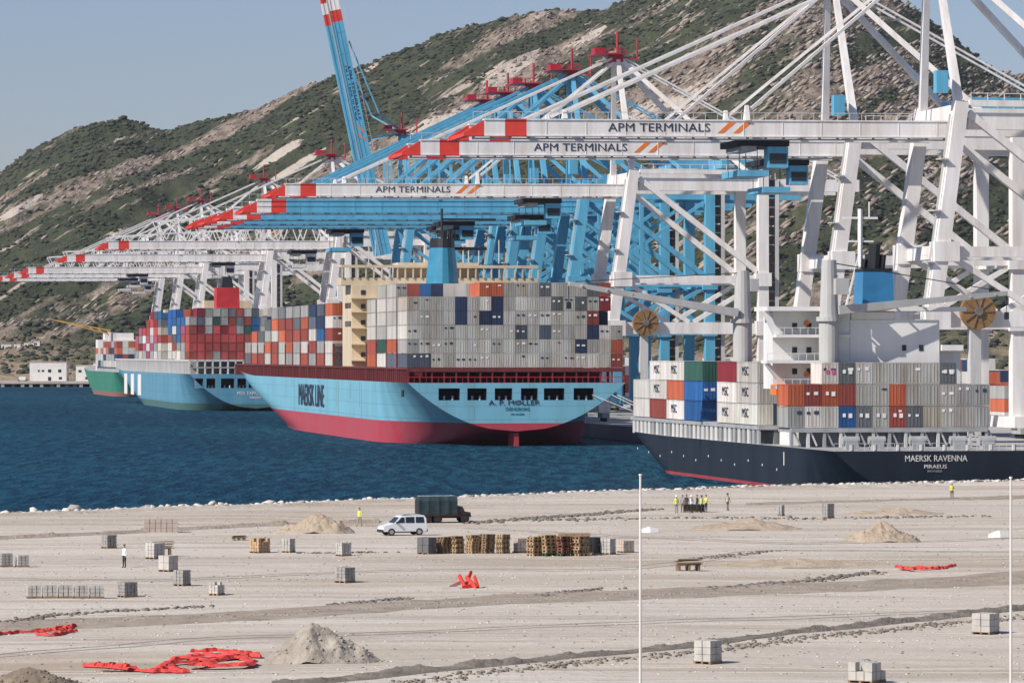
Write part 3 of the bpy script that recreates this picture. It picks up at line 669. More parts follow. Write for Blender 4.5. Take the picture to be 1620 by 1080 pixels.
m.build('wing_canopy', CREAM, s1)
B('wheelhouse', CREAM, s1, -9, 9, 96, 104, 34.61, 38.0)
for i in range(9): B('window', GLASS, st1, -12 + 3.7 * i, -10.4 + 3.7 * i, 92.93, 93, 29.6, 31)
for i in range(7): B('window', GLASS, st1, -19.67, -19.6, 94 + 1.4 * i, 94.8 + 1.4 * i, 28, 29.2)
for i in range(7): B('window', GLASS, st1, -19.67, -19.6, 94 + 1.4 * i, 94.8 + 1.4 * i, 24, 25.2)
fu = MB()
ringf = lambda hx, hy, z: [(-1.3 + .92 * hx * math.cos(a), 83 + hy * math.sin(a), z) for a in [2 * math.pi * i / 16 + math.pi / 16 for i in range(16)]]
fu.loft([ringf(3.9, 4.6, 32.4), ringf(3.7, 4.5, 35), ringf(2.9, 3.9, 40.9)]); f1 = fu.build('funnel', DBLUE, s1)
f1.data.materials[0] = mat('funnel_blue_paint', (.035, .22, .36), .4, .2, .4)
m = MB(); m.loft([ringf(2.95, 3.95, 40.91), ringf(2.8, 3.8, 42.9)])
for x, y in ((-1.2, 82), (.2, 82.5), (1.3, 83.5), (-.4, 84.5)): m.cyl((x, y, 42.9), (x, y, 44.6), .4, 8)
m.build('funnel_top', BLACK, f1)
m = MB(); m.cyl((-.9, 86, 32), (-.9, 86, 49.5), .28, 6); m.box(-.9, 11, 85.9, 86.1, 47.0, 47.4); m.box(-2.2, .6, 85.8, 86.2, 44.2, 44.5); m.box(-.9, 9, 85.9, 86.1, 40.5, 41.2); m.build('signal_mast', BLACK, s1)
m = MB()
for x in (-15, -13.5, 6, 7.2, 9.5, 14): m.cyl((x, 99, 37.9), (x, 99, 41.5 + rnd.random() * 2), .12, 5)
m.box(5, 10, 98.8, 99.2, 41, 41.3); m.build('antennas', GREYW, s1)
m = MB()
for sg, yy in ((-1, 320), (1, 320)): m.cyl((sg * 3, yy, 17), (sg * 3, yy, 19), .8, 8)
m.build('anchor_windlass', MAROON, s1)
# mooring lines from the stern to the quay
m = MB()
for (a, b_) in (((19, 0, 10), (31, -14, 3)), ((20, 0, 10), (31, -26, 3)), ((15, 0, 10), (31, -10, 3))): m.cyl(a, b_, .07, 5)
m.build('mooring_rope', GREYW, s1)

# ---------------------------------------------------------------- grey blue ship beyond it
P2, Q2, L2, B2, Z2 = 151.0, 1280.0, 325.0, 42.0, 11.6
hm2 = mat('teal_blue_hull_paint', (.07, .25, .36), .5, .25, .2, streak=True, c2=(.15, .30, .40), boot=(2.2, (.05, .13, .12)))
s2 = thing('container_ship', 'grey blue container ship with red funnel and three white stripes near the bow', 'ship', Q(P2, Q2, 0), QA, 'container ships moored along the quay')
holes2 = [((a - 406) / 5.05, (b - 406) / 5.05, 7.2, 10.2) for a, b in ((308, 322), (327, 341), (350, 371), (376, 390), (394, 412), (430, 450), (470, 490))]
put(hull_mesh(L2, B2, Z2, .8, [hm2, GREY], sheer=4, holes=holes2), 'hull', s2); recesses(s2, holes2)
text('stern_name', 'MOL EXPRESS', 8, 1.1, WHITE, s2, (-2, -.06, 5.6), ((1, 0, 0), (0, 0, 1))); text('home_port', 'PANAMA', 4, .8, WHITE, s2, (0, -.06, 4.2), ((1, 0, 0), (0, 0, 1)))
for i in range(3):
    y = 214 + 22 * i; B('hull_stripe', WHITE, s2, -B2 / 2 - .12, -B2 / 2 + .1, y, y + 10, 2.2, 10.6) if False else None
for i, y in enumerate((168, 196, 224)):
    B('hull_stripe', WHITE, s2, -B2 / 2 - .10, -B2 / 2 + .05, y, y + 12, 3.2, 10.6)
grp2 = 'containers stacked on the grey blue ship'; d2 = (2.36, 12.15, 2.66)
for i in range(18): B('stern_post', GREYW, s2, -20.8 + 2.4 * i - .25, -20.8 + 2.4 * i + .25, .6, 1.2, 11.6, 16.0)
B('stern_beam', GREYW, s2, -20.9, 20.9, .6, 1.6, 15.5, 16.1)
B('stern_beam', GREY, s2, -20.9, 20.9, .6, 1.6, 13.4, 13.8)
B('hatch_coaming', GREY, s2, -19.8, 19.8, 16, 285, 11.6, 15.9)
m = MB()
for i in range(100): m.box(-20.8, -20.4, 2 + 2.75 * i, 2.5 + 2.75 * i, 11.6, 15.6)
m.box(-20.9, -20.3, 1, 280, 15.5, 16.0); m.build('deck_stanchions', GREYW, s2, kind='stuff')
rows2 = ['rRrmRrRrgu', 'RRrRrRrrRu', 'RRRRRRRruu', 'rdmRdRmGub', 'msgGmrkrum', '.dmgmkrgk.']
stern_stack([r for r in rows2], (P2, Q2), 2.0, 16.15, 2.46, d2, "grey blue ship's stern stack", grp2, -20.9, doors=False)
fill2 = [(-20.9 + 2.46 * (ci + .5), 2.0, 16.15 + ti * 2.69) for ci in range(10, 17) for ti in range(6)]
bays2 = ['mmrPu', 'wmuuu', 'prswuU', 'wprUUU', 'gwrbsu', 'wmPRds', 'mPmwRd', 'PwPRr', 'mPwR', 'wdmP', 'mrP']
for bi, cs in enumerate(bays2):
    y = 17 + 14.2 * bi + (22 if bi > 3 else 0)
    for ti, ch in enumerate(cs):
        container((P2, Q2), -19.6, y, 16.15 + ti * 2.69, CODE[ch], f"{CODE[ch]} container, {ORD[ti]} tier, {ORD[bi]} port bay past the grey blue ship's stern stack", grp2, d2, False)
        for ci in range(1, 17): fill2.append((-19.6 + 2.44 * ci, y, 16.15 + ti * 2.69))
filler('stowed_containers', s2, fill2, ['red', 'rust red', 'navy', 'mid grey', 'dark red', 'blue', 'dark green', 'light grey'], (2.36, 12.15, 2.69), 'red and blue containers filling the inboard rows of the grey blue ship')
st2 = B('superstructure', CREAM, s2, -16.5, 16.5, 76, 92, 11.6, 31.5); B('bridge_deck', CREAM, s2, -21, 21, 79, 86, 31.51, 32.5)
B('wheelhouse', CREAM, s2, -8, 8, 79.5, 86, 32.51, 35.5); m = MB()
for i in range(8): B('window', GLASS, st2, -17 + 4.5 * i, -15.2 + 4.5 * i, 75.93, 76, 31.4, 32.6)
ringg = lambda hx, hy, z: [(-2 + sx * hx, 66 + sy * hy, z) for sx, sy in ((-1, -1), (1, -1), (1, 1), (-1, 1))]
f2 = MB().loft([ringg(4.2, 4.5, 11.6), ringg(3.7, 4.0, 39.6)]).build('funnel', mat('funnel_red_paint', (.50, .03, .035), .5, .3), s2)
MB().loft([ringg(1.9, 3.0, 39.61), ringg(1.4, 2.4, 43.2)]).build('funnel_top', BLACK, f2)

# ---------------------------------------------------------------- green ship at the far end
P3, Q3, L3, B3, Z3 = 158.0, 1690.0, 205.0, 32.0, 10.2
hm3 = mat('green_hull_paint', (.04, .23, .15), .5, .3, .2, streak=True, boot=(1.8, (.26, .10, .07)))
s3 = thing('container_ship', 'small green hulled ship partly hidden behind the grey blue ship', 'ship', Q(P3, Q3, 0), QA, 'container ships moored along the quay')
put(hull_mesh(L3, B3, Z3, 1.5, [hm3, GREY], sheer=2.5, wl_start=.6, kbow=.88), 'hull', s3)
B('superstructure', WHITE, s3, -12, 12, 150, 163, 10.2, 24)
B('wheelhouse', WHITE, s3, -9, 4, 151, 160, 24, 27)
fill3 = []
for bi in range(8):
    for ti in range(4 if bi < 5 else 3):
        for ci in range(12): fill3.append((-14.6 + 2.44 * ci, 6 + 14 * bi, 12.2 + ti * 2.7))
filler('stowed_containers', s3, fill3, ['rust red', 'dark red', 'orange', 'dark green', 'mid grey', 'navy'], (2.36, 12.15, 2.7), 'red, orange and green containers stacked on the small green ship')
B('hatch_coaming', GREY, s3, -15, 15, 4, 120, 10.2, 12.2)
m = MB(); m.cyl((-13, 70, 10.2), (-13, 70, 27), 1.1, 8); m.build('crane_pedestal', GREYW, s3)
YEL = mat('yellow_jib_paint', (.62, .36, .10), .5, .3)
m = MB()
for dz, y in ((0, 69.5), (1.6, 70.5)): m.beam((-13, y, 26 + dz), (-39, y, 32.6), .5, .6, w2=.25, h2=.3)
for i in range(7): f = i / 7; m.beam((-13 - 26 * f, 69.5, 26 + 6.6 * f), (-13 - 26 * (f + .07), 70.5, 27.6 + 5 * (f + .07)), .2, .2)
m.build('crane_jib', YEL, s3)

# ---------------------------------------------------------------- black feeder in front
P4, Q4, L4, B4, Z4 = 148.3, 511.0, 136.0, 27.2, 5.7
hm4 = mat('black_hull_paint', (.006, .010, .018), .5, .3, .25, streak=True, c2=(.013, .020, .031), boot=(.45, (.30, .02, .03)))
s4 = thing('container_ship', 'black hulled container ship with white house and two grey deck cranes in front', 'ship', Q(P4, Q4, 0), QA, 'container ships moored along the quay')
put(hull_mesh(L4, B4, Z4, -.6, [hm4, GREY], sheer=.4, kbow=.9, wl_start=.72), 'hull', s4)
text('stern_name', 'MAERSK RAVENNA', 8.3, .8, WHITE, s4, (0, -.05, 4.75), ((1, 0, 0), (0, 0, 1))); text('home_port', 'PIRAEUS', 3, .5, WHITE, s4, (-.1, -.05, 3.7), ((1, 0, 0), (0, 0, 1)))
text('registration_number', 'IMO 9168221', 1.9, .3, GREY, s4, (-.2, -.05, 3.1), ((1, 0, 0), (0, 0, 1)))
B('boot_scrape', GREY, s4, 4, 8, -.03, 0, 2.6, 3.6) if False else None
for i in range(12): B('draught_mark', WHITE, s4, -B4 / 2 - .06, -B4 / 2, 30 + 8.2 * i, 30.25 + 8.2 * i, 2.4 + (i % 3) * .4, 2.7 + (i % 3) * .4)
for y in (26, 122): B('draught_mark', WHITE, s4, -B4 / 2 - .06, -B4 / 2, y, y + .3, 3.2, 5.0) if y < 100 else None
for i in range(13):
    x = -13.5 + 2.25 * i; m = MB(); m.box(x - .2, x + .2, 22.2, 22.6, 5.7, 8.0); m.beam((x + .3, 22.4, 7.9), (x + 1.2, 22.4, 5.9), .18, .22)
    m.build('lashing_post', GREYW if i % 2 else GREY, s4)
B('hatch_cover', GREY, s4, -13.6, 13.6, 22.1, 29.4, 7.7, 8.25); B('hatch_cover', GREY, s4, -13.4, 13.4, 41.2, 127, 7.7, 8.3)
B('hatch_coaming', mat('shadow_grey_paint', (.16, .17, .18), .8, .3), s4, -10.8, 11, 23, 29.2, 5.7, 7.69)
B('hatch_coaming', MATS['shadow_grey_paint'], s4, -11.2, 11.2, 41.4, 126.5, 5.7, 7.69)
for x in (-9, -5.5, 0, 5.5, 9.5): MB().box(x - .8, x + .8, 8, 9.6, 5.7, 6.9).cyl((x - 1.1, 8.8, 6.9), (x + 1.1, 8.8, 6.9), .55, 10).build('mooring_winch', GREY, s4)
for i in range(30):
    y = 41.5 + 2.85 * i; m = MB(); m.box(-13.3, -13.05, y, y + 1.5, 5.7, 7.7); m.build('side_stanchion', GREYW if rnd.random() < .7 else GREY, s4)
m = MB(); m.box(-13.5, 13.5, .12, .18, 6.65, 6.72)
for i in range(28): m.box(-13.5 + i - .02, -13.5 + i + .02, .12, .18, 5.7, 6.65)
m.build('stern_railing', GREYW, s4)
m = MB()
for i in range(8): m.cyl((-11 + 3.1 * i, .9, 5.7), (-11 + 3.1 * i, .9, 6.5), .3, 8)
m.build('bollards', LGREY, s4)
grp4 = 'containers stacked on the black ship'; d4 = (2.33, 12.1, 2.9); d5 = (2.33, 6.05, 2.9)
rows4 = ['wggUkgrkbgpg', '.rRrggoggggg'.replace('.', 'o'), '..pkggggk...']
for ti, row in enumerate(['mwgUkgrkbggm', 'ororggogggmm', '..pkggggpk..']):
    for ci, ch in enumerate(row):
        if ch == '.': continue
        cn = CODE[ch]
        o = container((P4, Q4), -13.9 + 2.345 * (ci + .5), 23, 8.3 + ti * 2.93, cn, f'{cn} container, {ORD[ci]} from left, {ORD[ti]} tier up, on the black ship\'s stern', grp4, d5)
        if (ci, ti) in ((3, 0), (4, 0), (5, 0), (2, 2), (3, 2), (2, 1), (9, 2), (6, 0), (10, 2)):
            mk = MB(); mk.box(-.6, -.2, -3.10, -3.05, 1.4, 1.9); mk.box(.2, .7, -3.10, -3.05, 1.3, 1.9)
            mk.build('painted_mark', mat('pink_mark', (.6, .1, .25), .5) if (ci, ti) == (2, 2) else WHITE, o)
fb4 = [(41.7, 'ppp', 'MSC'), (53.9, 'pwd', 'MSC'), (75.4, 'UUG', None), (87.6, 'wop', 'MSC'), (99.8, 'rww', 'MSC'), (112, 'ww.', None)]
fb4[4] = (99.8, 'rww', 'MSC')
fill4 = []
for bi, (y, cs, tx) in enumerate(fb4):
    for ti, ch in enumerate(cs):
        if ch == '.': continue
        cn = CODE[ch]
        container((P4, Q4), -12.4, y, 8.35 + ti * 2.93, cn, f'{cn} container, {ORD[ti]} tier up, {ORD[bi]} bay forward of the black ship\'s house', grp4, d4, True, 0, (tx, True) if tx and ch in 'pw' else None)
        for ci in range(1, 11): fill4.append((-12.4 + 2.35 * ci, y, 8.35 + ti * 2.93)) if not (bi == 5 and ci > 7) else None
filler('stowed_containers', s4, fill4, ['pale grey', 'light grey', 'rust red', 'blue', 'dark red', 'mid grey'], (2.3, 12.1, 2.9), 'grey and coloured containers filling the inboard rows of the black ship')
# house
WS = mat('ship_white_paint', (.78, .77, .74), .45, .15, .3, streak=True)
h4 = B('deckhouse', WS, s4, -2.8, 9.8, 32.2, 40.6, 5.7, 22.8)
B('deckhouse_wing', WS, s4, -12.9, -2.81, 35.2, 40.6, 13.4, 24.0); B('deckhouse_base', WS, s4, -10.6, -2.81, 35.3, 40.6, 5.7, 13.39); B('deckhouse_wing', WS, s4, 9.81, 13.2, 33.5, 40.6, 5.7, 18.6)
B('bridge_deck', WS, s4, -14.6, 13.4, 31.4, 39, 24.01, 24.6)
for z, x0 in ((9.6, -11.2), (13.4, -13.3), (16.9, -14.6), (20.4, -13.3)):
    b_ = B('balcony', WS, s4, x0, -2.82, 31.6, 35.1, z, z + .4); m = MB(); m.box(x0, -2.85, 31.6, 31.65, z + 1.3, z + 1.37)
    for i in range(int((-2.85 - x0) / 1.1)): m.box(x0 + 1.1 * i, x0 + 1.1 * i + .05, 31.6, 31.65, z + .4, z + 1.3)
    m.build('handrail', WS, b_)
B('balcony_side_wall', WS, s4, -4.6, -2.83, 32.3, 35.15, 5.7, 24.0)
MB().beam((-14.4, 33, 17.0), (-10.8, 33.5, 12.6), .5, .6).build('wing_bracket', WS, s4); MB().beam((-14.4, 33.5, 24), (-12.9, 33.5, 20.8), .5, .8).build('wing_bracket', WS, s4)
for z in (9, 12.6, 15.4, 18.3, 21.6):
    for i in range(3): B('window', GLASS, h4, -10.2 + 2.0 * i, -9.5 + 2.0 * i, 35.13, 35.19, z, z + .8)
for i in range(2): B('window', GLASS, h4, 4.5 + 2.4 * i, 5.1 + 2.4 * i, 32.13, 32.19, 18.6, 19.4)
for z in (12.2, 15.0, 18.0, 21.3): B('deck_door', mat('tan_door', (.40, .26, .15), .6), s4, -5.9, -5.1, 35.1, 35.19, z, z + 1.9)
for z in (22.4, 15.4): MB().cyl((-8.2, 35.0, z), (-8.2, 35.18, z), .38, 14).build('lifebuoy', ORANGE, s4)
m = MB(); m.box(10, 13, 31.5, 36, 18.61, 19.4); m.box(-2.6, 3.5, 32.4, 33, 22.81, 23.9); m.build('roof_housing', WS, s4)
B('lifeboat', ORANGE, s4, -13.3, -11.4, 31.8, 34.9, 12.6, 14.0)
f4 = MB().loft([[(1.7 + sx * 2.3, 36.5 + sy * 2.4, 22.81) for sx, sy in ((-1, -1), (1, -1), (1, 1), (-1, 1))], [(1.7 + sx * 2.1, 36.5 + sy * 2.2, 29.4) for sx, sy in ((-1, -1), (1, -1), (1, 1), (-1, 1))]]).build('funnel', mat('funnel_mid_blue', (.03, .19, .38), .4, .25), s4)
m = MB(); m.box(-.4, 3.8, 34.3, 38.7, 29.41, 29.9)
for x, y, r_, h_ in ((1.5, 36, .85, 33.2), (.2, 36.5, .4, 31.2), (2.7, 36, .45, 31.8), (2.2, 37.5, .35, 31), (.8, 37, .4, 31.9)): m.cyl((x, y, 29.9), (x + .2, y, h_), r_, 8)
m.build('exhaust_pipes', BLACK, f4)
m = MB(); m.cyl((.6, 39.6, 22), (.6, 39.6, 38.2), .35, 6); m.box(-1.9, 3.1, 39.5, 39.7, 36.8, 37.1); m.box(-1.1, 2.5, 39.5, 39.7, 33.6, 33.85); m.beam((-1.5, 39.6, 24.5), (.5, 39.6, 32), .25, .25); m.beam((2.7, 39.6, 24.5), (.7, 39.6, 32), .25, .25)
m.cyl((1.9, 39.6, 36.9), (1.9, 39.6, 39.2), .1, 5); m.build('radar_mast', WS, s4)
# deck cranes
for (px_, py_, ztop, jx, jy, jz) in ((-6.2, 30.6, 30.9, 19.3, 32.0, 26.5), (-9.3, 68.0, 30.2, -35.2, 66.5, 28.2)):
    pc = MB(); pc.cyl((px_, py_, 5.7), (px_, py_, 22.6), 1.38, 18); pc.cyl((px_, py_, 22.6), (px_, py_, 23.2), 1.75, 18); pc.cyl((px_, py_, 23.2), (px_, py_, ztop), 1.3, 14, 1.0)
    pd = pc.build('crane_pedestal', LGREY, s4)
    sg = 1 if jx > px_ else -1
    B('crane_cabin', LGREY, pd, px_ - .9 + sg * 1.2, px_ + .9 + sg * 1.2, py_ - 2.6, py_ - 1.2, 26.2, 28.4) if sg > 0 else B('crane_cabin', LGREY, pd, px_ + .9, px_ + 2.2, py_ - 1, py_ + 1, 27.2, 29)
    m = MB()
    for dy in (-1.0, 1.0): m.beam((px_ + sg * 1.0, py_ + dy - .4, 24.1), (jx, jy + dy * .35, jz), .55, 1.15, w2=.35, h2=.6)
    for i in range(7): f = (i + .5) / 7; m.beam((px_ + (jx - px_) * f, py_ + (jy - py_) * f - 1, 24.1 + (jz - 24.1) * f), (px_ + (jx - px_) * f, py_ + (jy - py_) * f + 1, 24.1 + (jz - 24.1) * f), .2, .25)
    m.build('crane_jib', LGREY, s4)
    m = MB()
    for dy in (-.4, .4): m.cyl((px_, py_ + dy, ztop - .3), (jx - sg * 1, jy + dy * .3, jz + .3), .05, 4)
    m.cyl((jx, jy, jz), (jx, jy, jz - 2.6), .05, 4); m.box(jx - .3, jx + .3, jy - .2, jy + .2, jz - 3.6, jz - 2.6); m.build('hoist_rope', DARK, s4)

# ================================================================== THINGS ON THE CONTAINER QUAY
grpy = 'containers in the yard behind the cranes'
ys = [(222, 640, 'rkgorg', 6), (229, 640, 'wgrgdu', 6), (236, 645, 'gowgr', 5), (243, 645, 'rrgk', 4)]
for k_, (p, q, cs, n) in enumerate(ys):
    for ti, ch in enumerate(cs):
        container((p, q), 0, 0, QZ + ti * 2.78, CODE[ch], f'{CODE[ch]} container, {ORD[ti]} tier of the {ORD[k_]} yard stack from the left, under big crane', grpy, (2.4, 12.15, 2.75))
fy = []
for q in range(780, 1500, 60):
    for p in range(260, 330, 3):
        for ti in range(rnd.randint(2, 5)): fy.append((p, q, QZ + ti * 2.75))
yt = bpy.data.objects.new('tmp', None); yt.location = (0, 0, 0); yt.rotation_euler = (0, 0, QA)
filler('yard_containers', yt, fy, ['rust red', 'light grey', 'navy', 'orange', 'mid grey', 'teal'], (2.4, 12.1, 2.75), 'far container yard behind the row of cranes')

# far jetty and white buildings
W0 = lambda x, D, z: Vector(((x - 810) * D / FP, D, z))
jt = thing('jetty', 'low concrete jetty on dark piles at the far shore, left', 'jetty', W0(70, 2175, 0))
JX0, JX1 = (-260 - 70) * 2175 / FP, (172 - 70) * 2175 / FP
B('jetty_deck', mat('jetty_concrete', (.48, .43, .38), .9, .3, .1), jt, JX0, JX1, 0, 34, 1.7, 3.1)
x = JX0 + 1
while x < JX1:
    B('pile', DARK if int(x) % 2 else CONC2, jt, x, x + 1.8, .4, 2.2, -2, 1.7); x += rnd.uniform(3.2, 6)
def house(x0, x1, ytop, D, m, label, wins, depth=12, zb=3.1, parap=True):
    s = FP / D; w = (x1 - x0) / s; z1 = HC + (557 - ytop) / s
    t = thing('harbour_building', label, 'building', W0(x0, D, 0))
    wl = B('wall', m, t, 0, w, 0, depth, zb, z1)
    B('roof', mat('flat_roof_tan', (.45, .36, .28), .9, .3), t, -.2, w + .2, -.2, depth + .2, z1 + .003, z1 + .4)
    for (a, b_, c, d_) in wins: B('window', GLASS, wl, (a - x0) / s, (b_ - x0) / s, -.06, -.003, HC + (557 - d_) / s, HC + (557 - c) / s)
    return t
PLA = mat('white_plaster', (.72, .69, .64), .85, .15, .2)
house(47, 105, 573, 2185, PLA, 'large white flat roofed building on the far jetty', [(60, 63, 585, 588), (66, 70, 585, 588), (76, 81, 584, 589), (92, 97, 584, 589), (76, 81, 596, 602), (93, 98, 596, 600)])
house(120, 147, 578, 2185, PLA, 'lower pinkish white building beside the large white one', [(135, 146, 596, 600), (124, 129, 585, 589)])
house(147.5, 154, 574, 2183, PLA, 'narrow white tower block beside the pinkish white building', [(149, 152, 580, 583)])
for i, (x_, y_, w_) in enumerate(((2, 556, 16), (22, 558, 10), (38, 553, 18), (54, 557, 9))):
    D = 2440; z = float(terr(np.array([(x_ - 810) * D / FP]), np.array([float(D)]))[0])
    t = thing('hillside_house', 'small pale house low on the hillside, ' + ['leftmost of four', 'second of four from left', 'third of four from left', 'rightmost of four'][i], 'house', ((x_ - 810) * D / FP, D, z - 1), 0, 'pale houses low on the hillside')
    B('wall', PLA, t, 0, w_ * .37, 0, 7, 0, 4.2); B('roof', mat('pale_roof', (.5, .45, .4), .8, .2), t, -.2, w_ * .37 + .2, -.2, 7.2, 4.203, 4.5)
    B('window', GLASS, t, .8, 1.7, -.05, 0, 2, 3.2)
lt = thing('loader', 'tiny white vehicle on the far jetty left of the white building', 'vehicle', W0(30, 2180, 3.1)); B('body', WHITE, lt, 0, 3.4, 0, 2, .5, 2.4); B('chassis', DARK, lt, -.6, 4.8, .2, 1.8, .2, .7); MB().cyl((0, -.1, .4), (0, 2.1, .4), .4, 8).build('wheel', RUBBER, lt); MB().cyl((3.6, -.1, .4), (3.6, 2.1, .4), .4, 8).build('wheel', RUBBER, lt)

# ================================================================== NEAR LAND
EDGE_PX = [(0, 815), (250, 806), (500, 797), (750, 787), (1000, 778), (1100, 774), (1300, 768), (1620, 761)]
edge = [G(x, y) for x, y in EDGE_PX]
def ext(a, b_, n): d_ = (b_ - a).normalized(); return b_ + d_ * n
edge = [ext(edge[1], edge[0], 300)] + edge + [ext(edge[-2], edge[-1], 250)]
def ground_material():
    m = bpy.data.materials.new('dusty_compacted_ground'); m.use_nodes = True; nt = m.node_tree; N = nt.nodes; L = nt.links
    b = N['Principled BSDF']; b.inputs['Roughness'].default_value = .95; b.inputs['Specular IOR Level'].default_value = .15
    geo = N.new('ShaderNodeNewGeometry')
    def nz(sx, sy, rot, det=6, ro=.6, off=0):
        mp = N.new('ShaderNodeMapping'); mp.inputs['Rotation'].default_value = (0, 0, rot); mp.inputs['Scale'].default_value = (sx, sy, 1); mp.inputs['Location'].default_value = (off, off, 0)
        L.new(geo.outputs['Position'], mp.inputs[0]); t = N.new('ShaderNodeTexNoise'); t.inputs['Scale'].default_value = 1; t.inputs['Detail'].default_value = det; t.inputs['Roughness'].default_value = ro
        L.new(mp.outputs[0], t.inputs[0]); return t.outputs[0]
    def ramp(src, a, bb, ca=(0, 0, 0), cb=(1, 1, 1)):
        r = N.new('ShaderNodeValToRGB'); e = r.color_ramp.elements; e[0].position = a; e[1].position = bb; e[0].color = (*ca, 1); e[1].color = (*cb, 1); L.new(src, r.inputs[0]); return r.outputs[0]
    def mix(f, A, Bc, mode='MIX'):
        x = N.new('ShaderNodeMix'); x.data_type = 'RGBA'; x.blend_type = mode
        for i, s in ((0, f), (6, A), (7, Bc)):
            if hasattr(s, 'links'): L.new(s, x.inputs[i])
            elif i == 0: x.inputs[0].default_value = s
            else: x.inputs[i].default_value = (*s, 1)
        return x.outputs[2]
    rot = R(-38)
    base = mix(ramp(nz(.02, .14, rot), .35, .65), (.475, .425, .355), (.555, .505, .435))
    c = mix(ramp(nz(.012, .05, rot, 7, .65, 40), .50, .62), base, (.395, .325, .245))
    c = mix(ramp(nz(.03, .35, rot, 6, .7, 140), .52, .66), c, (.37, .32, .265))
    c = mix(ramp(nz(.008, .9, rot, 3, .5, 200), .6, .64), c, (.57, .53, .47))
    c = mix(ramp(nz(.01, .6, rot, 4, .6, 8), .55, .68), c, (.42, .385, .335))
    c = mix(ramp(nz(.6, .9, 0, 6, .7), .62, .74), c, (.27, .245, .21))
    c = mix(ramp(nz(.5, .9, 0, 6, .7, 90), .66, .76), c, (.62, .60, .56))
    L.new(c, b.inputs['Base Color'])
    bp = N.new('ShaderNodeBump'); bp.inputs['Strength'].default_value = .8; bp.inputs['Distance'].default_value = .25
    L.new(nz(.8, .9, 0, 8, .7), bp.inputs['Height']); L.new(bp.outputs[0], b.inputs['Normal'])
    return m
GND = ground_material()
back = [Vector((520, 60, LZ)), Vector((520, -200, LZ)), Vector((-700, -200, LZ)), Vector((-700, 60, LZ))]
# near land as a relief grid up to the edge line
def edge_y(X): return np.interp(X, [e.x for e in edge], [e.y for e in edge])
gx = np.linspace(-130, 130, 330); gt = np.linspace(0, 1, 520)
GX, GT = np.meshgrid(gx, gt); GY = 150 + (edge_y(GX) - .6 - 150) * GT
GZ = LZ + .22 * (fbm(GX / 9, GY / 7, 5) - .5) + .5 * (fbm(GX / 45 + 3, GY / 38, 3) - .5)
GZ = np.where(GT > .985, GZ + .25, GZ)
fi = np.arange(GX.size).reshape(GX.shape); gf = np.stack([fi[:-1, :-1], fi[:-1, 1:], fi[1:, 1:], fi[1:, :-1]], -1).reshape(-1, 4)
gm = np_mesh('construction_ground', np.stack([GX, GY, GZ], -1).reshape(-1, 3), gf, [GND]); structure(gm, 'construction_ground')
def gz(x, y): return LZ + float(.22 * (fbm(np.array([x / 9]), np.array([y / 7]), 5) - .5)[0] + .5 * (fbm(np.array([x / 45 + 3]), np.array([y / 38]), 3) - .5)[0])
mb = MB(); el = [e for e in edge]
outer = [(e.x, e.y - .7, LZ - .35) for e in el] + [(520, -200, LZ - .35), (-520, -200, LZ - .35)]
n_ = len(outer); mb.add(outer, [tuple(range(n_))[::-1]]); mb.add([(x, y, z) for x, y, z in outer] + [(x, y, -5) for x, y, z in outer], [(i, (i + 1) % n_, n_ + (i + 1) % n_, n_ + i) for i in range(n_)])
structure(mb.mesh('land_base', GND), 'land_base')
mb = MB(); a_ = [(e.x, e.y - 1, LZ + .1) for e in el]; b__ = [(e.x - 3.5, e.y + 5.5, -1.5) for e in el]; nn = len(a_)
mb.add(a_ + b__, [(i, i + 1, nn + i + 1, nn + i) for i in range(nn - 1)]); bank = structure(mb.mesh('shore_bank', RUBBLE), 'shore_bank')
stones = []
for j in range(5):
    v = ICO_V * (1 + .5 * (rs.rand(12, 1) - .5)) * np.array([1, .8, .62]); stones.append(np_mesh('stone', v, ICO_F, [STONE if j < 4 else CONC2]))
arm = thing('rock_armour', 'band of pale broken stones along the near water edge', 'rock armour', (0, 0, 0))
for i in range(290):
    f = (i + rnd.random()) / 290; x = -54 + f * 122; y = float(edge_y(np.array([x]))[0]) + rnd.uniform(-2.0, .6)
    s_ = rnd.uniform(.22, .5) * (1.6 if rnd.random() < .12 and x < -10 else 1); o = put(stones[rnd.randrange(5)], 'stone', arm, (x, y, gz(x, y) + s_ * .35), (rnd.uniform(-.4, .4), rnd.uniform(-.4, .4), rnd.uniform(0, 6))); o.scale = (s_ * 1.25, s_, s_)
n = 4200; xs = rs.uniform(-130, 130, n); off = rs.uniform(-2.4, 5, n); yy = edge_y(xs) + off; zz_ = np.where(off < 0, LZ + .1, LZ - off * .75)
ss = rs.uniform(.12, .48, n); put(clumps('small_stones', np.stack([xs, yy, zz_], -1), ss, [STONE, CONC, RUBBLE], .7, 9), 'small_stones', arm, kind='stuff')
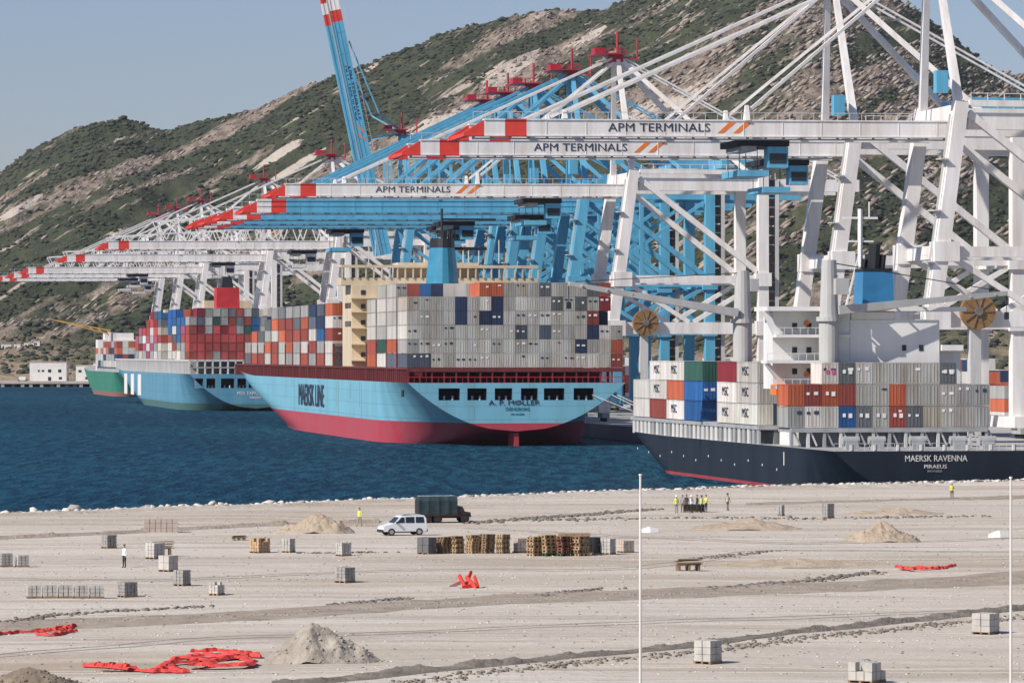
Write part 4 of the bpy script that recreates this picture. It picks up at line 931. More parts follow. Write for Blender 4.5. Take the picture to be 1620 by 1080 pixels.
# soil berms and rubble lines
def poly_at(pl, f):
    d_ = [0]
    for i in range(len(pl) - 1): d_.append(d_[-1] + (pl[i + 1] - pl[i]).length)
    t = f * d_[-1]
    for i in range(len(pl) - 1):
        if t <= d_[i + 1]: return pl[i].lerp(pl[i + 1], (t - d_[i]) / (d_[i + 1] - d_[i]))
    return pl[-1]
def gzv(x, y): return LZ + .22 * (fbm(x / 9, y / 7, 5) - .5) + .5 * (fbm(x / 45 + 3, y / 38, 3) - .5)
def berm(name, up, lo, m, h, seed, n=900, rough=2.2, off=.30, jit=3.0):
    U = [G(*p) for p in up]; Lo = [G(*p) for p in lo]; K_ = 9
    A = np.array([poly_at(U, i / n) for i in range(n + 1)]); Bb = np.array([poly_at(Lo, i / n) for i in range(n + 1)])
    f = np.linspace(0, 1, K_ + 1)[None, :, None]; P_ = A[:, None] * (1 - f) + Bb[:, None] * f; x, y = P_[..., 0], P_[..., 1]; w = np.sin(np.pi * f[..., 0]) + 0 * x
    nz_ = fbm(x * .55 + seed * 3, y * .55, 4); n2 = fbm(x * 2.3 + seed, y * 2.3, 3); g = gzv(x, y)
    z = g - .09 + w * h * (rough * (nz_ - off)) + (n2 - .45) * .2 * (w > .1); z = np.where(w > .3, np.maximum(z, g + .035 + .03 * n2), z)
    jx = fbm(x * .3 + seed, y * .3, 3) - .5
    V = np.stack([x, y + jx * jit, z], -1).reshape(-1, 3); ii = np.arange((n + 1) * (K_ + 1)).reshape(n + 1, K_ + 1)
    F = np.stack([ii[:-1, :-1], ii[:-1, 1:], ii[1:, 1:], ii[1:, :-1]], -1).reshape(-1, 4)[:, ::-1]
    return structure(np_mesh(name, V, F, [m]), name)
SOIL2 = mat('brown_soil_strip', (.34, .285, .22), .95, .4, .5, bump=.2, c2=(.22, .18, .14))
DIRTM2 = mat('dark_brown_soil_strip', (.21, .18, .145), .95, .45, .8, bump=.2, c2=(.11, .095, .075))
berm('soil_strip', [(-60, 979), (400, 963), (800, 938), (1200, 923), (1700, 902)], [(-60, 995), (400, 984), (800, 957), (1200, 943), (1700, 921)], SOIL2, .16, 1)
berm('soil_strip', [(430, 1080), (800, 1048), (1100, 1018), (1250, 999), (1450, 975), (1700, 952)], [(430, 1090), (800, 1056), (1100, 1026), (1250, 1006), (1450, 983), (1700, 959)], DIRTM2, .38, 2, rough=1.6, off=.05, jit=1.2)
berm('soil_strip', [(-60, 848), (200, 838), (420, 826), (600, 822)], [(-60, 854), (200, 843), (420, 831), (600, 826)], SOIL2, .5, 3)
berm('soil_strip', [(1180, 795), (1400, 787), (1700, 778)], [(1180, 799), (1400, 792), (1700, 784)], SOIL2, .3, 4)
def rubble(name, pl, width, n, s0, s1, m, seed, label):
    P_ = [G(*p) for p in pl]; r_ = np.random.RandomState(seed); pts = []
    for i in range(n):
        p = poly_at(P_, r_.rand()); w = r_.normal(0, width); pts.append((p.x + r_.normal(0, .5), p.y + w, gz(p.x, p.y + w) + .02))
    return put(clumps(name, np.array(pts), r_.uniform(s0, s1, n), m, .6, seed), name, kind='stuff', label=label, cat='rubble')
rubble('rubble_line', [(750, 826), (860, 818), (1040, 806)], 1.0, 420, .08, .32, [RUBBLE, DIRTM], 21, 'dark rubble line running right from the dark truck')
rubble('rubble_line', [(840, 822), (1050, 819), (1300, 821), (1560, 816)], 1.3, 300, .08, .30, [RUBBLE, DIRTM, CONC2], 22, 'scattered dark lumps along the yard near the workers')
rubble('rubble_line', [(1115, 882), (1230, 871)], .5, 140, .06, .2, [DIRTM], 23, 'short dark rubble row right of the wooden trestle')
rubble('rubble_line', [(1115, 933), (1260, 921), (1385, 905)], .8, 240, .08, .25, [DIRTM, RUBBLE], 24, 'long dark rubble row above the brown soil strip at right')
rubble('rubble_line', [(850, 942), (955, 930)], .4, 110, .06, .2, [DIRTM], 25, 'short dark rubble row below the long block row')
rubble('rubble_line', [(520, 958), (645, 945)], .4, 130, .06, .2, [DIRTM], 26, 'short dark rubble row in the middle left of the yard')
rubble('rubble_line', [(0, 981), (110, 968), (330, 958)], .5, 200, .06, .22, [DIRTM], 27, 'dark rubble row above the soil strip at left')
rubble('rubble_line', [(480, 873), (600, 872)], .4, 90, .06, .2, [DIRTM], 28, 'thin rubble row below the faint pale block')
rubble('rubble_line', [(-20, 985), (400, 974), (800, 949), (1200, 935), (1650, 912)], 1.6, 900, .04, .14, [RUBBLE, SOIL2, CONC2], 29, 'loose lumps lying along the upper brown soil strip')
rubble('rubble_line', [(520, 1093), (800, 1064), (1100, 1034), (1250, 1014), (1450, 992), (1650, 972)], .8, 900, .05, .17, [DIRTM, RUBBLE, SOIL2], 30, 'loose dark lumps lying along the lower soil strip')
n = 5200; kx = rs.uniform(-.128, .128, n); dy = rs.uniform(195, 470, n); xs = kx * dy; ok = dy < edge_y(xs) - 3; xs, dy = xs[ok], dy[ok]
zs = LZ + .22 * (fbm(xs / 9, dy / 7, 5) - .5) + .5 * (fbm(xs / 45 + 3, dy / 38, 3) - .5)
put(clumps('loose_pebbles', np.stack([xs, dy, zs], -1), rs.uniform(.03, .11, len(xs)), [RUBBLE, CONC, CONC2, STONE], .6, 33), 'loose_pebbles', kind='stuff', label='loose pebbles and clods spread over the dusty ground', cat='pebbles')

def tyre_tracks(pts, m):
    P_ = [G(*p) for p in pts]; n = 160; A = np.array([poly_at(P_, i / n) for i in range(n + 1)]); k_ = np.ones(9) / 9
    for c_ in (0, 1): A[:, c_] = np.convolve(np.pad(A[:, c_], 4, mode='edge'), k_, 'valid')
    T_ = np.gradient(A[:, :2], axis=0); T_ /= np.linalg.norm(T_, axis=1)[:, None] + 1e-9; Nn = np.stack([-T_[:, 1], T_[:, 0]], -1)
    for off in (-.85, .85):
        wv = .17 + .06 * np.random.RandomState(abs(int(pts[0][0]))).rand(n + 1); a = A[:, :2] + Nn * (off - wv[:, None]); b = A[:, :2] + Nn * (off + wv[:, None])
        V = np.stack([np.column_stack([a, gzv(a[:, 0], a[:, 1]) + .02]), np.column_stack([b, gzv(b[:, 0], b[:, 1]) + .02])], 1).reshape(-1, 3)
        F = np.array([(2 * i, 2 * i + 2, 2 * i + 3, 2 * i + 1) for i in range(n)]); structure(np_mesh('tyre_track', V, F, [m]), 'tyre_track')
RUT = mat('pressed_dusty_rut', (.37, .33, .275), .95, .3, .6, c2=(.47, .42, .355))
tyre_tracks([(-40, 1035), (300, 1010), (700, 1000), (1000, 985), (1660, 962)], RUT); 
tyre_tracks([(740, 832), (1000, 850), (1250, 860), (1660, 850)], RUT); tyre_tracks([(-40, 912), (250, 918), (600, 900), (1000, 900), (1200, 870), (1660, 872)], RUT); 
# sand heaps
def heap(x, ybase, wpx, hpx, m, label, seed, peak=0, sharp=1.0):
    s = scl(ybase); c = G(x, ybase); w = wpx / s; h = hpx / s; dp = w * .55; c.y += dp * .5
    n = 80; pk = peak / s; u, v = np.meshgrid(np.linspace(-1, 1, n + 1), np.linspace(-1, 1, n + 1)); X = u * w / 2 * 1.08; Y = v * dp / 2 * 1.08
    side = np.where(u * w / 2 < pk, w / 2 + pk, w / 2 - pk); uu = (u * w / 2 - pk) / side
    wob = 1 + .35 * (fbm(np.arctan2(v, uu + 1e-6) * 1.6 + seed * 5, np.hypot(uu, v) * 1.5, 3) - .5)
    hh = np.maximum(0, 1 - np.hypot(uu, v) * wob) ** 1.05
    nn_ = fbm(X * 1.3 + seed * 7., Y * 1.3, 5) - .5; n2 = np.abs(fbm(X * .6 + seed * 3., Y * .6, 3) - .5)
    Z = h * hh * 1.06 + (nn_ * .42 * h + n2 * .34 * h) * np.minimum(1, hh * 4) - np.where(hh <= 0, .12, 0)
    ii = np.arange((n + 1) ** 2).reshape(n + 1, n + 1); F = np.stack([ii[:-1, :-1], ii[:-1, 1:], ii[1:, 1:], ii[1:, :-1]], -1).reshape(-1, 4)
    me = np_mesh('sand_heap', np.stack([X, Y, Z], -1).reshape(-1, 3), F, [m])
    o = put(me, 'sand_heap', None, (c.x, c.y, gz(c.x, c.y)), None, label, 'sand heap', 'heaps of sand and gravel in the yard')
    r_ = np.random.RandomState(seed); nc = int(40 + .8 * wpx * (hpx > 20)); aa = r_.uniform(0, 6.28, nc); rr = r_.beta(3, 2, nc) * 1.15; x_ = np.cos(aa) * rr; y_ = np.sin(aa) * rr
    zi = Z[np.clip(((y_ + 1) / 2 * n).astype(int), 0, n), np.clip(((x_ + 1) / 2 * n).astype(int), 0, n)]; zi = np.maximum(zi, .01)
    put(clumps('clods', np.stack([x_ * w / 2 * 1.08, y_ * dp / 2 * 1.08, zi], -1), r_.uniform(.03, .11, nc), [m], .7, seed), 'clods', o, kind='stuff')
    return o
heap(510, 1050, 176, 60, SAND2, 'large grey brown gravel heap in the foreground, right of the red sheeting', 1, -16)
heap(495, 842, 118, 32, SAND, 'sand heap left of the white van, near the shore stones', 2, 10)
heap(40, 1092, 190, 34, mat('dark_brown_heap', (.23, .185, .135), .95, .35, .7, bump=.2), 'dark brown soil heap cut by the bottom left picture corner', 3)
heap(1395, 857, 120, 30, SAND, 'pale sand heap in the right of the yard', 4, 0)
heap(1185, 838, 170, 15, SAND, 'low flat sand heap below the group of workers', 5)
heap(1270, 897, 300, 10, SAND, 'very low spread of tan sand in the middle right of the yard', 6)
heap(1420, 814, 150, 9, SAND, 'low sand spread beside the shore at right', 7)

# pallets of paving blocks
def pack(x, ybase, wpx, hpx, label, m=CONC2, rz=50, cols=3, layers=4, pallet=True, ratio=1.0, top=None):
    s = scl(ybase); c = G(x, ybase); W = wpx / s; H = hpx / s
    a = R(rz); wd_ = W / (math.cos(a) + ratio * math.sin(a)); dp = wd_ * ratio
    c.y += (wd_ * math.sin(a) + dp * math.cos(a)) / 2
    t = thing('block_stack', label, 'stacked blocks', (c.x, c.y, gz(c.x, c.y) - .02), a, 'stacks of concrete blocks standing in the yard')
    z = 0
    if pallet:
        ph = min(.16, H * .2); pm = MB(); pm.box(-wd_ / 2, wd_ / 2, -dp / 2, dp / 2, ph - .03, ph)
        for i in range(3): yy_ = -dp / 2 + (dp - .12) * i / 2; pm.box(-wd_ / 2, wd_ / 2, yy_, yy_ + .12, 0, ph - .03)
        pm.build('pallet', WOOD, t); z = ph
    lh = (H - z) / layers; g = .022; cw, cd = wd_ / cols, dp / cols
    me = MB().box(-cw / 2 + g, cw / 2 - g, -cd / 2 + g, cd / 2 - g, 0, lh - g * .8).mesh('block', m)
    for l_ in range(layers):
        for i in range(cols):
            for j in range(cols):
                if 0 < i < cols - 1 and 0 < j < cols - 1 and l_ < layers - 1: continue
                if l_ == layers - 1 and top == 'ragged' and rnd.random() < .4: continue
                o = put(me, 'block', t, (-wd_ / 2 + cw * (i + .5) + rnd.uniform(-.01, .01), -dp / 2 + cd * (j + .5) + rnd.uniform(-.01, .01), z + lh * l_), (0, 0, rnd.uniform(-.02, .02)))
    return t
pack(171, 867, 26, 22, 'grey block stack left of the standing man, farther back', rz=40)
pack(410, 873, 34, 24, 'grey block stack with dark underside in the middle left of the yard', rz=42, cols=4, top='ragged', m=TANB)
pack(456, 872, 22, 23, 'narrow block stack right beside the wider grey stack', rz=58, m=CONC)
pack(543, 879, 26, 22, 'faint pale block stack, alone between the sand heap and the lower stack', rz=35, m=CONC)
pack(545, 922, 34, 25, 'grey block stack standing alone left of the red cones', rz=48)
pack(244, 882, 32, 26, 'pale block stack behind the brown boards, left of centre', rz=44, m=CONC)
pack(265, 903, 32, 26, 'pale cube with one dark side below the brown boards', m=CONC, rz=52, cols=2, layers=2)
pack(287, 926, 28, 26, 'tall narrow grey block stack below the pale cube', rz=55)
pack(342, 941, 26, 22, 'small block stack right of the row, with dark right face', rz=55, m=CONC, top='ragged')
pack(200, 942, 34, 25, 'grey block stack at the right end of the low pale row', rz=35, m=CONC2, cols=4)
pack(8, 893, 24, 22, 'grey block stack cut by the left picture edge', rz=20)
pack(34, 893, 24, 20, 'grey block stack beside the one at the left edge', rz=20, m=CONC)
for i in range(5):
    pack(52 + 25 * i, 944, 26, 22, 'low pale block stack, ' + ORD[i] + ' from left in the low row', rz=12, m=CONC, cols=3, layers=3)
pack(253, 841, 56, 22, 'long pinkish block stack near the shore, left', rz=8, m=mat('pinkish_block', (.47, .39, .33), .9, .2), cols=6, layers=3, ratio=.4, pallet=False)
pack(1236, 816, 12, 18, 'slim dark grey block stack near the shore, right of the workers', rz=50, cols=2)
pack(1310, 820, 22, 24, 'pale grey block stack right of the slim one near the shore', rz=40, cols=3)
pack(1121, 1054, 46, 38, 'pale concrete cube with dark right side below the lower soil strip', m=CONC, rz=52, cols=2, layers=3)
pack(1562, 1003, 46, 34, 'pale concrete cube near the right light pole', m=CONC, rz=54, cols=2, layers=3)
pack(1374, 1082, 62, 34, 'broken concrete blocks at the bottom edge, right of centre', m=CONC, rz=55, cols=3, layers=2, top='ragged')
pack(1377, 1060, 34, 18, 'loose broken lumps lying behind the bottom edge blocks', m=CONC2, rz=30, cols=3, layers=2, top='ragged', pallet=False)
# long row of brown packs in the middle
TB = mat('brown_timber_pack', (.25, .17, .095), .85, .5, 1.2); GR = mat('dark_green_pallet', (.05, .12, .06), .8, .3)
def board_stack(x, ybase, wpx, hpx, label, mats, rz=40, n=7, base=None, ratio=1.0):
    s = scl(ybase); c = G(x, ybase); W = wpx / s; H = hpx / s; a = R(rz); wd_ = W / (math.cos(a) + ratio * math.sin(a)); dp = wd_ * ratio
    c.y += (wd_ * math.sin(a) + dp * math.cos(a)) / 2
    t = thing('pallet_stack', label, 'pallet stack', (c.x, c.y, gz(c.x, c.y) - .02), a, 'wooden pallet stacks in the long row')
    lh = H / n
    pm = MB(); pm.box(-wd_ / 2, wd_ / 2, -dp / 2, dp / 2, lh * .74, lh * .96); pm.box(-wd_ / 2, wd_ / 2, -dp / 2, dp / 2, 0, lh * .16)
    for i in range(3):
        for j in range(3): x0 = -wd_ / 2 + (wd_ - .16) * i / 2; y0 = -dp / 2 + (dp - .16) * j / 2; pm.box(x0, x0 + .16, y0, y0 + .16, lh * .16, lh * .74)
    mes = [pm.mesh('pallet', mm) for mm in mats]
    for l_ in range(n):
        o = put(mes[l_ % len(mes)] if base is None or l_ else pm.mesh('pallet', base), 'pallet', t, (rnd.uniform(-.05, .05), rnd.uniform(-.05, .05), lh * l_), (0, 0, rnd.uniform(-.05, .05)))
    return t
TB2 = mat('light_timber_pack', (.42, .29, .16), .85, .35, 1.2)
pack(675, 876, 32, 27, 'dark grey wrapped cube at the left end of the long pallet row', m=mat('dark_grey_block', (.12, .125, .13), .8, .3), rz=55, cols=2, layers=2)
for i, (x, w, h, mm, n_) in enumerate(((702, 24, 27, [TB], 7), (722, 24, 28, [TB, TB2], 7), (748, 22, 30, [TB2], 6), (770, 26, 31, [TB], 8), (796, 22, 31, [TB, TB2], 8))):
    board_stack(x, 875, w, h, 'brown pallet stack, ' + ORD[i] + ' from left in the long pallet row', mm, 38, n_)
pack(822, 874, 24, 24, 'pale pinkish block stack in the middle of the long pallet row', m=MATS['pinkish_block'], rz=30)
for i, (x, w, h, mm, n_) in enumerate(((846, 26, 31, [TB2, TB], 7), (866, 30, 34, [TB2], 6), (892, 34, 32, [TB, MAROON], 7), (918, 28, 32, [TB2, TB], 6))):
    board_stack(x, 879, w, h, 'brown board stack, ' + ORD[i] + ' of four right of the pinkish blocks', mm, 36, n_, GR if i in (1, 2) else None)
pack(940, 877, 22, 28, 'black wrapped cube near the right end of the long pallet row', m=BLACK, rz=50, cols=2, layers=2)
pack(962, 877, 26, 26, 'whitish block stack right of the black wrapped cube', m=CONC, rz=58)
pack(990, 874, 28, 20, 'low pinkish block stack at the right end of the long row', m=MATS['pinkish_block'], rz=30, layers=3)
pack(905, 868, 60, 26, 'tan clay blocks standing behind the board stacks', m=TANB, rz=20, cols=4, layers=3, ratio=.4)
def trestle(x, ybase, wpx, hpx, label):
    s = scl(ybase); c = G(x, ybase); w = wpx / s; h = hpx / s
    t = thing('timber_pile', label, 'timber pile', (c.x, c.y + .5, gz(c.x, c.y)), R(12), 'piles of loose boards')
    for i in range(3): B('bearer', TB, t, -w / 2 + w * .4 * i, -w / 2 + w * .4 * i + .15, -.5, .5, 0, h * .45)
    for j in range(9):
        m = MB(); y = rnd.uniform(-.5, .5); z = h * (.46 + .055 * j); dx = rnd.uniform(-.15, .15); m.beam((-w / 2 + dx, y, z), (w / 2 + dx, y + rnd.uniform(-.25, .25), z + rnd.uniform(-.03, .06)), .16, .05); m.build('board', [TB, TB2, DIRTM][j % 3], t)
trestle(1091, 903, 40, 20, 'dark timber board pile right of the left light pole')
trestle(256, 878, 34, 26, 'brown board pile beside the pale block stack at left')
trestle(378, 853, 20, 8, 'small board pile between the sand heap and the pinkish blocks')
# white slabs / boats
for i, (x, y, w, h, lab) in enumerate(((1027, 842, 28, 9, 'white upturned sheet lying right of the left light pole'), (1580, 850, 30, 11, 'white upturned sheet lying left of the right light pole'))):
    s = scl(y); c = G(x, y); w_, h_ = w / s, h / s; m = MB()
    m.loft([[(-w_ / 2, -.5, .02), (-w_ / 2, .5, .02), (-w_ / 2, .3, h_ * .5), (-w_ / 2, -.3, h_ * .5)], [(0, -.6, .02), (0, .6, .02), (0, .35, h_), (0, -.35, h_)], [(w_ / 2, -.3, .02), (w_ / 2, .3, .02), (w_ / 2, .2, h_ * .7), (w_ / 2, -.2, h_ * .7)]])
    put(m.mesh('white_sheet', WHITE), 'white_sheet', None, (c.x, c.y, gz(c.x, c.y)), (0, 0, R(8)), lab, 'sheet')
# red plastic
def strip(t, pts, w, seed, name='strip', m=PLAST):
    mb = MB(); r_ = random.Random(seed); rings = []
    P_ = [Vector((p[0], p[1], 0)) for p in pts]; n = 26
    for i in range(n + 1):
        p = poly_at(P_, i / n); q = poly_at(P_, min(1, i / n + .03)); d_ = (q - p); d_ = d_.normalized() if d_.length > 1e-6 else Vector((1, 0, 0)); s_ = Vector((-d_.y, d_.x, 0))
        ww = w * (.6 + .5 * r_.random()) * (.3 if i in (0, n) else 1); h_ = .06 + .14 * r_.random()
        p = p + s_ * r_.uniform(-.12, .12)
        rings.append([p - s_ * ww / 2, p + s_ * ww / 2, p + s_ * ww * .25 + Vector((0, 0, h_)), p - s_ * ww * .2 + Vector((0, 0, h_ * 1.15))])
    mb.loft(rings); return mb.build(name, m, t)
def red_pile(x, y, label, paths, w=.5):
    s = scl(y); c = G(x, y); t = thing('red_sheeting', label, 'plastic sheeting', (c.x, c.y, gz(c.x, c.y) + .03), 0, 'red plastic lying on the ground')
    for i, pl in enumerate(paths):
        pts = []
        for (a, b_) in pl: g = G(a, b_); pts.append((g.x - c.x, g.y - c.y))
        o = strip(t, pts, w, i + int(x)); o.location.z = .03 * i
    return t
red_pile(280, 1056, 'large tangle of red plastic sheeting left of the foreground gravel heap', [
    [(130, 1054), (175, 1056), (235, 1063), (300, 1064)], [(245, 1064), (262, 1056), (285, 1063)], [(255, 1062), (270, 1052), (330, 1048), (395, 1040), (412, 1042)],
    [(275, 1048), (320, 1040), (400, 1045)], [(300, 1036), (345, 1034), (410, 1041)], [(330, 1060), (390, 1058), (398, 1052), (385, 1046)], [(285, 1046), (350, 1052), (300, 1059), (390, 1059)], [(150, 1060), (205, 1062)]], .75)
red_pile(60, 998, 'red plastic strip lying by the soil strip at left', [[(-10, 1002), (30, 998), (60, 997), (100, 992), (122, 988)], [(55, 1002), (85, 1004), (120, 996)], [(60, 999), (110, 994)]], .4)
red_pile(1470, 901, 'dark red plastic strip lying in the right of the yard', [[(1425, 903), (1450, 900), (1490, 902), (1510, 897)], [(1450, 904), (1500, 901)], [(1420, 901), (1445, 905)]], .45)
rc = thing('red_trestles', 'small cluster of leaning red barrier boards below the long pallet row', 'barrier', (*G(737, 929).xy, gz(*G(737, 929).xy)), 0)
for i, (dx, dy, ang, ln) in enumerate(((-.7, .2, 1.15, .9), (-.25, 0, -.5, .95), (.15, .3, .35, 1.15), (.35, -.2, -.75, 1.0), (.7, .1, -.35, .8), (.2, -.3, 1.35, .9))):
    m = MB(); m.beam((dx - math.sin(ang) * ln / 2, dy - .2, .04), (dx + math.sin(ang) * ln / 2, dy + .25, .04 + math.cos(ang) * ln), .10, .26); m.build('board', RED if i != 0 else mat('pale_pink_plastic', (.62, .35, .30), .5), rc)
rb = thing('spare_base', 'white sheet lying beside the leaning red boards', 'sheet', (*G(716, 930).xy, gz(*G(716, 930).xy)), 0); B('sheet', CONC, rb, -.7, .5, -.3, .3, .0, .12)

# light poles
for x_, lab, ztop in ((1013, 'tall thin white pole rising in front of the black ship\'s bow', 13.9), (1599, 'tall thin white pole near the right picture edge', 13.8)):
    D = 150.; X_ = (x_ - 810) * D / FP
    t = thing('light_pole', lab, 'pole', (X_, D, LZ - .36), 0, 'thin white poles in the foreground')
    MB().cyl((0, 0, .1), (0, 0, ztop - LZ + .36), .062, 10, .04).build('shaft', mat('pole_white', (.68, .66, .62), .5, .15), t); MB().cyl((0, 0, 0), (0, 0, .2), .2, 10).build('base', CONC, t)
    MB().cyl((0, 0, ztop - LZ + .36), (0, 0, ztop - LZ + .42), .06, 10).build('cap', WHITE, t)

# ================================================================== VEHICLES
def wheel(t, x, y, r_, w, side):
    tr = MB().cyl((x, y - w / 2, r_), (x, y + w / 2, r_), r_, 18).build('tyre', RUBBER, t)
    MB().cyl((x, y + side * w / 2, r_), (x, y + side * (w / 2 + .02), r_), r_ * .6, 12).build('rim', GREY, tr); return tr
c = G(636, 846); van = thing('white_van', 'small white passenger van with dark windows parked beside the dark truck', 'van', (c.x, c.y + .6, gz(c.x, c.y)), R(200) , None)
VW = mat('van_white_paint', (.78, .80, .80), .25, .06, .5)
prof = [(1.95, .35), (1.98, .62), (1.88, .82), (1.2, 1.0), (.95, 1.08), (.45, 1.62), (.2, 1.72), (-.9, 1.78), (-1.75, 1.74), (-1.93, 1.5), (-1.98, .9), (-1.98, .35)]
rg = []
for wf, hy in ((.92, -.82), (1.0, -.80), (1.0, .80), (.92, .82)): pass
vb = MB(); rings = []
for hy, ins in ((-.84, 0), (.84, 0)):
    rings.append([(x, hy * (1 if z < 1.05 else 1 - (z - 1.05) * .16), z) for x, z in prof])
vb.loft(rings); vb.build('body', VW, van)
def quad_panel(name, pts, m, th, par):
    mb = MB(); pts = [Vector(p) for p in pts]; n = (pts[1] - pts[0]).cross(pts[2] - pts[0]).normalized() * th; k_ = len(pts)
    mb.loft([[p - n * .2 for p in pts], [p + n for p in pts]]); return mb.build(name, m, par)
for sg in (-1, 1):
    yy_ = lambda z: sg * (.84 * (1 - (z - 1.05) * .16) + .004)
    def wp(name, q): pts = [(x, yy_(z), z) for x, z in q]; return quad_panel(name, pts if sg < 0 else pts[::-1], GLASS, .012, van)
    wp('window', [(.30, 1.12), (.80, 1.12), (.40, 1.58), (.28, 1.58)]) if False else None
    wp('window', [(.05, 1.10), (.78, 1.10), (.36, 1.56), (.05, 1.58)]); wp('window', [(-.85, 1.10), (-.05, 1.10), (-.05, 1.60), (-.85, 1.62)]); wp('window', [(-1.75, 1.10), (-.98, 1.10), (-.98, 1.62), (-1.70, 1.60)])
    B('door_mirror', BLACK, van, .7, .85, sg * .95 - .08, sg * .95 + .08, 1.05, 1.22)
    for x in (1.25, -1.3):
        wheel(van, x, sg * .74, .32, .24, sg)
    B('headlight', mat('lamp_glass', (.6, .62, .62), .1, .1), van, 1.88, 1.97, sg * .62 - .14, sg * .62 + .14, .68, .84); B('taillight', DRED, van, -2.0, -1.97, sg * .72 - .06, sg * .72 + .06, .9, 1.4)
quad_panel('windscreen', [(.98, -.72, 1.10), (.98, .72, 1.10), (.50, .66, 1.58), (.50, -.66, 1.58)], GLASS, .012, van)
quad_panel('rear_window', [(-1.97, .66, 1.08), (-1.97, -.66, 1.08), (-1.95, -.6, 1.5), (-1.95, .6, 1.5)], GLASS, .03, van)
B('front_bumper', BLACK, van, 1.9, 2.05, -.8, .8, .28, .52); B('rear_bumper', BLACK, van, -2.08, -1.95, -.8, .8, .3, .55); B('sill', BLACK, van, -.9, .85, -.86, .86, .26, .36)
B('roof_rack', GREY, van, -1.5, .1, -.6, .6, 1.79, 1.83)
c = G(700, 826); tk = thing('canvas_truck', 'dark teal canvas covered truck parked on the shore beside the white van', 'truck', (c.x - .1, c.y + 1.6, gz(c.x, c.y)), R(14), None)
CAN = mat('dark_teal_canvas', (.010, .028, .036), .8, .4, 1.2, c2=(.025, .055, .065)); CHS = mat('dark_brown_chassis', (.035, .02, .02), .8, .4, 1)
prof = [(-1.08, .95), (-1.08, 2.35), (-.95, 2.68), (-.5, 2.8), (.5, 2.8), (.95, 2.68), (1.08, 2.35), (1.08, .95)]
cv = MB(); rr = []
for i in range(13):
    x = -2.5 + 3.9 * i / 12; sag = 0 if i % 3 == 0 else .05; rr.append([(x, y * (1 - sag * .6), z - (sag if z > 1 else 0)) for y, z in prof])
cv.loft(rr); cn = cv.build('canvas_cover', CAN, tk)
m = MB(); m.box(-2.4, 1.3, -.5, .5, 2.79, 2.83); m.build('roof_sheet', mat('dusty_pale_canvas', (.42, .46, .46), .9, .3), cn)
B('rear_flap', BLACK, cn, -2.56, -2.505, -.95, .95, 1.0, 2.4)
for sg in (-1, 1):
    for x in (-1.6, -.5, .6): B('strap', CHS, cn, x, x + .06, sg * 1.085 - .01, sg * 1.085 + .01, 1.0, 2.4)
B('load_bed', CHS, tk, -2.5, 1.45, -1.05, 1.05, .72, .95); B('chassis', CHS, tk, -2.4, 2.7, -.4, .4, .5, .72)
cbm = MB(); cbm.loft([[(x, sg * .9, z) for x, z in ((1.5, .6), (1.5, 1.75), (1.95, 1.72), (2.2, 1.2), (2.8, 1.1), (2.85, .6))] for sg in (-1, 1)]); cabo = cbm.build('cab', mat('dark_brown_cab', (.05, .03, .03), .5, .3), tk)
quad_panel('windscreen', [(2.19, -.75, 1.24), (2.19, .75, 1.24), (1.98, .72, 1.66), (1.98, -.72, 1.66)], GLASS, .012, cabo)
B('window', GLASS, cabo, 1.6, 2.0, -.92, -.9, 1.2, 1.6)
for sg in (-1, 1):
    for x in (-1.7, -.6, 2.2): wheel(tk, x, sg * .85, .44, .3, sg).children[0].data.materials[0] = CHS
    B('mudguard', CHS, tk, 1.7, 2.7, sg * .9 - .14, sg * .9 + .14, .9, .97)

tk.scale = (.93, .93, .9)
pack(1098, 811, 34, 13, 'low dark block stack hidden behind the group of workers', m=mat('dark_brown_block', (.06, .045, .04), .9, .3), rz=15, cols=4, layers=2, ratio=.4)
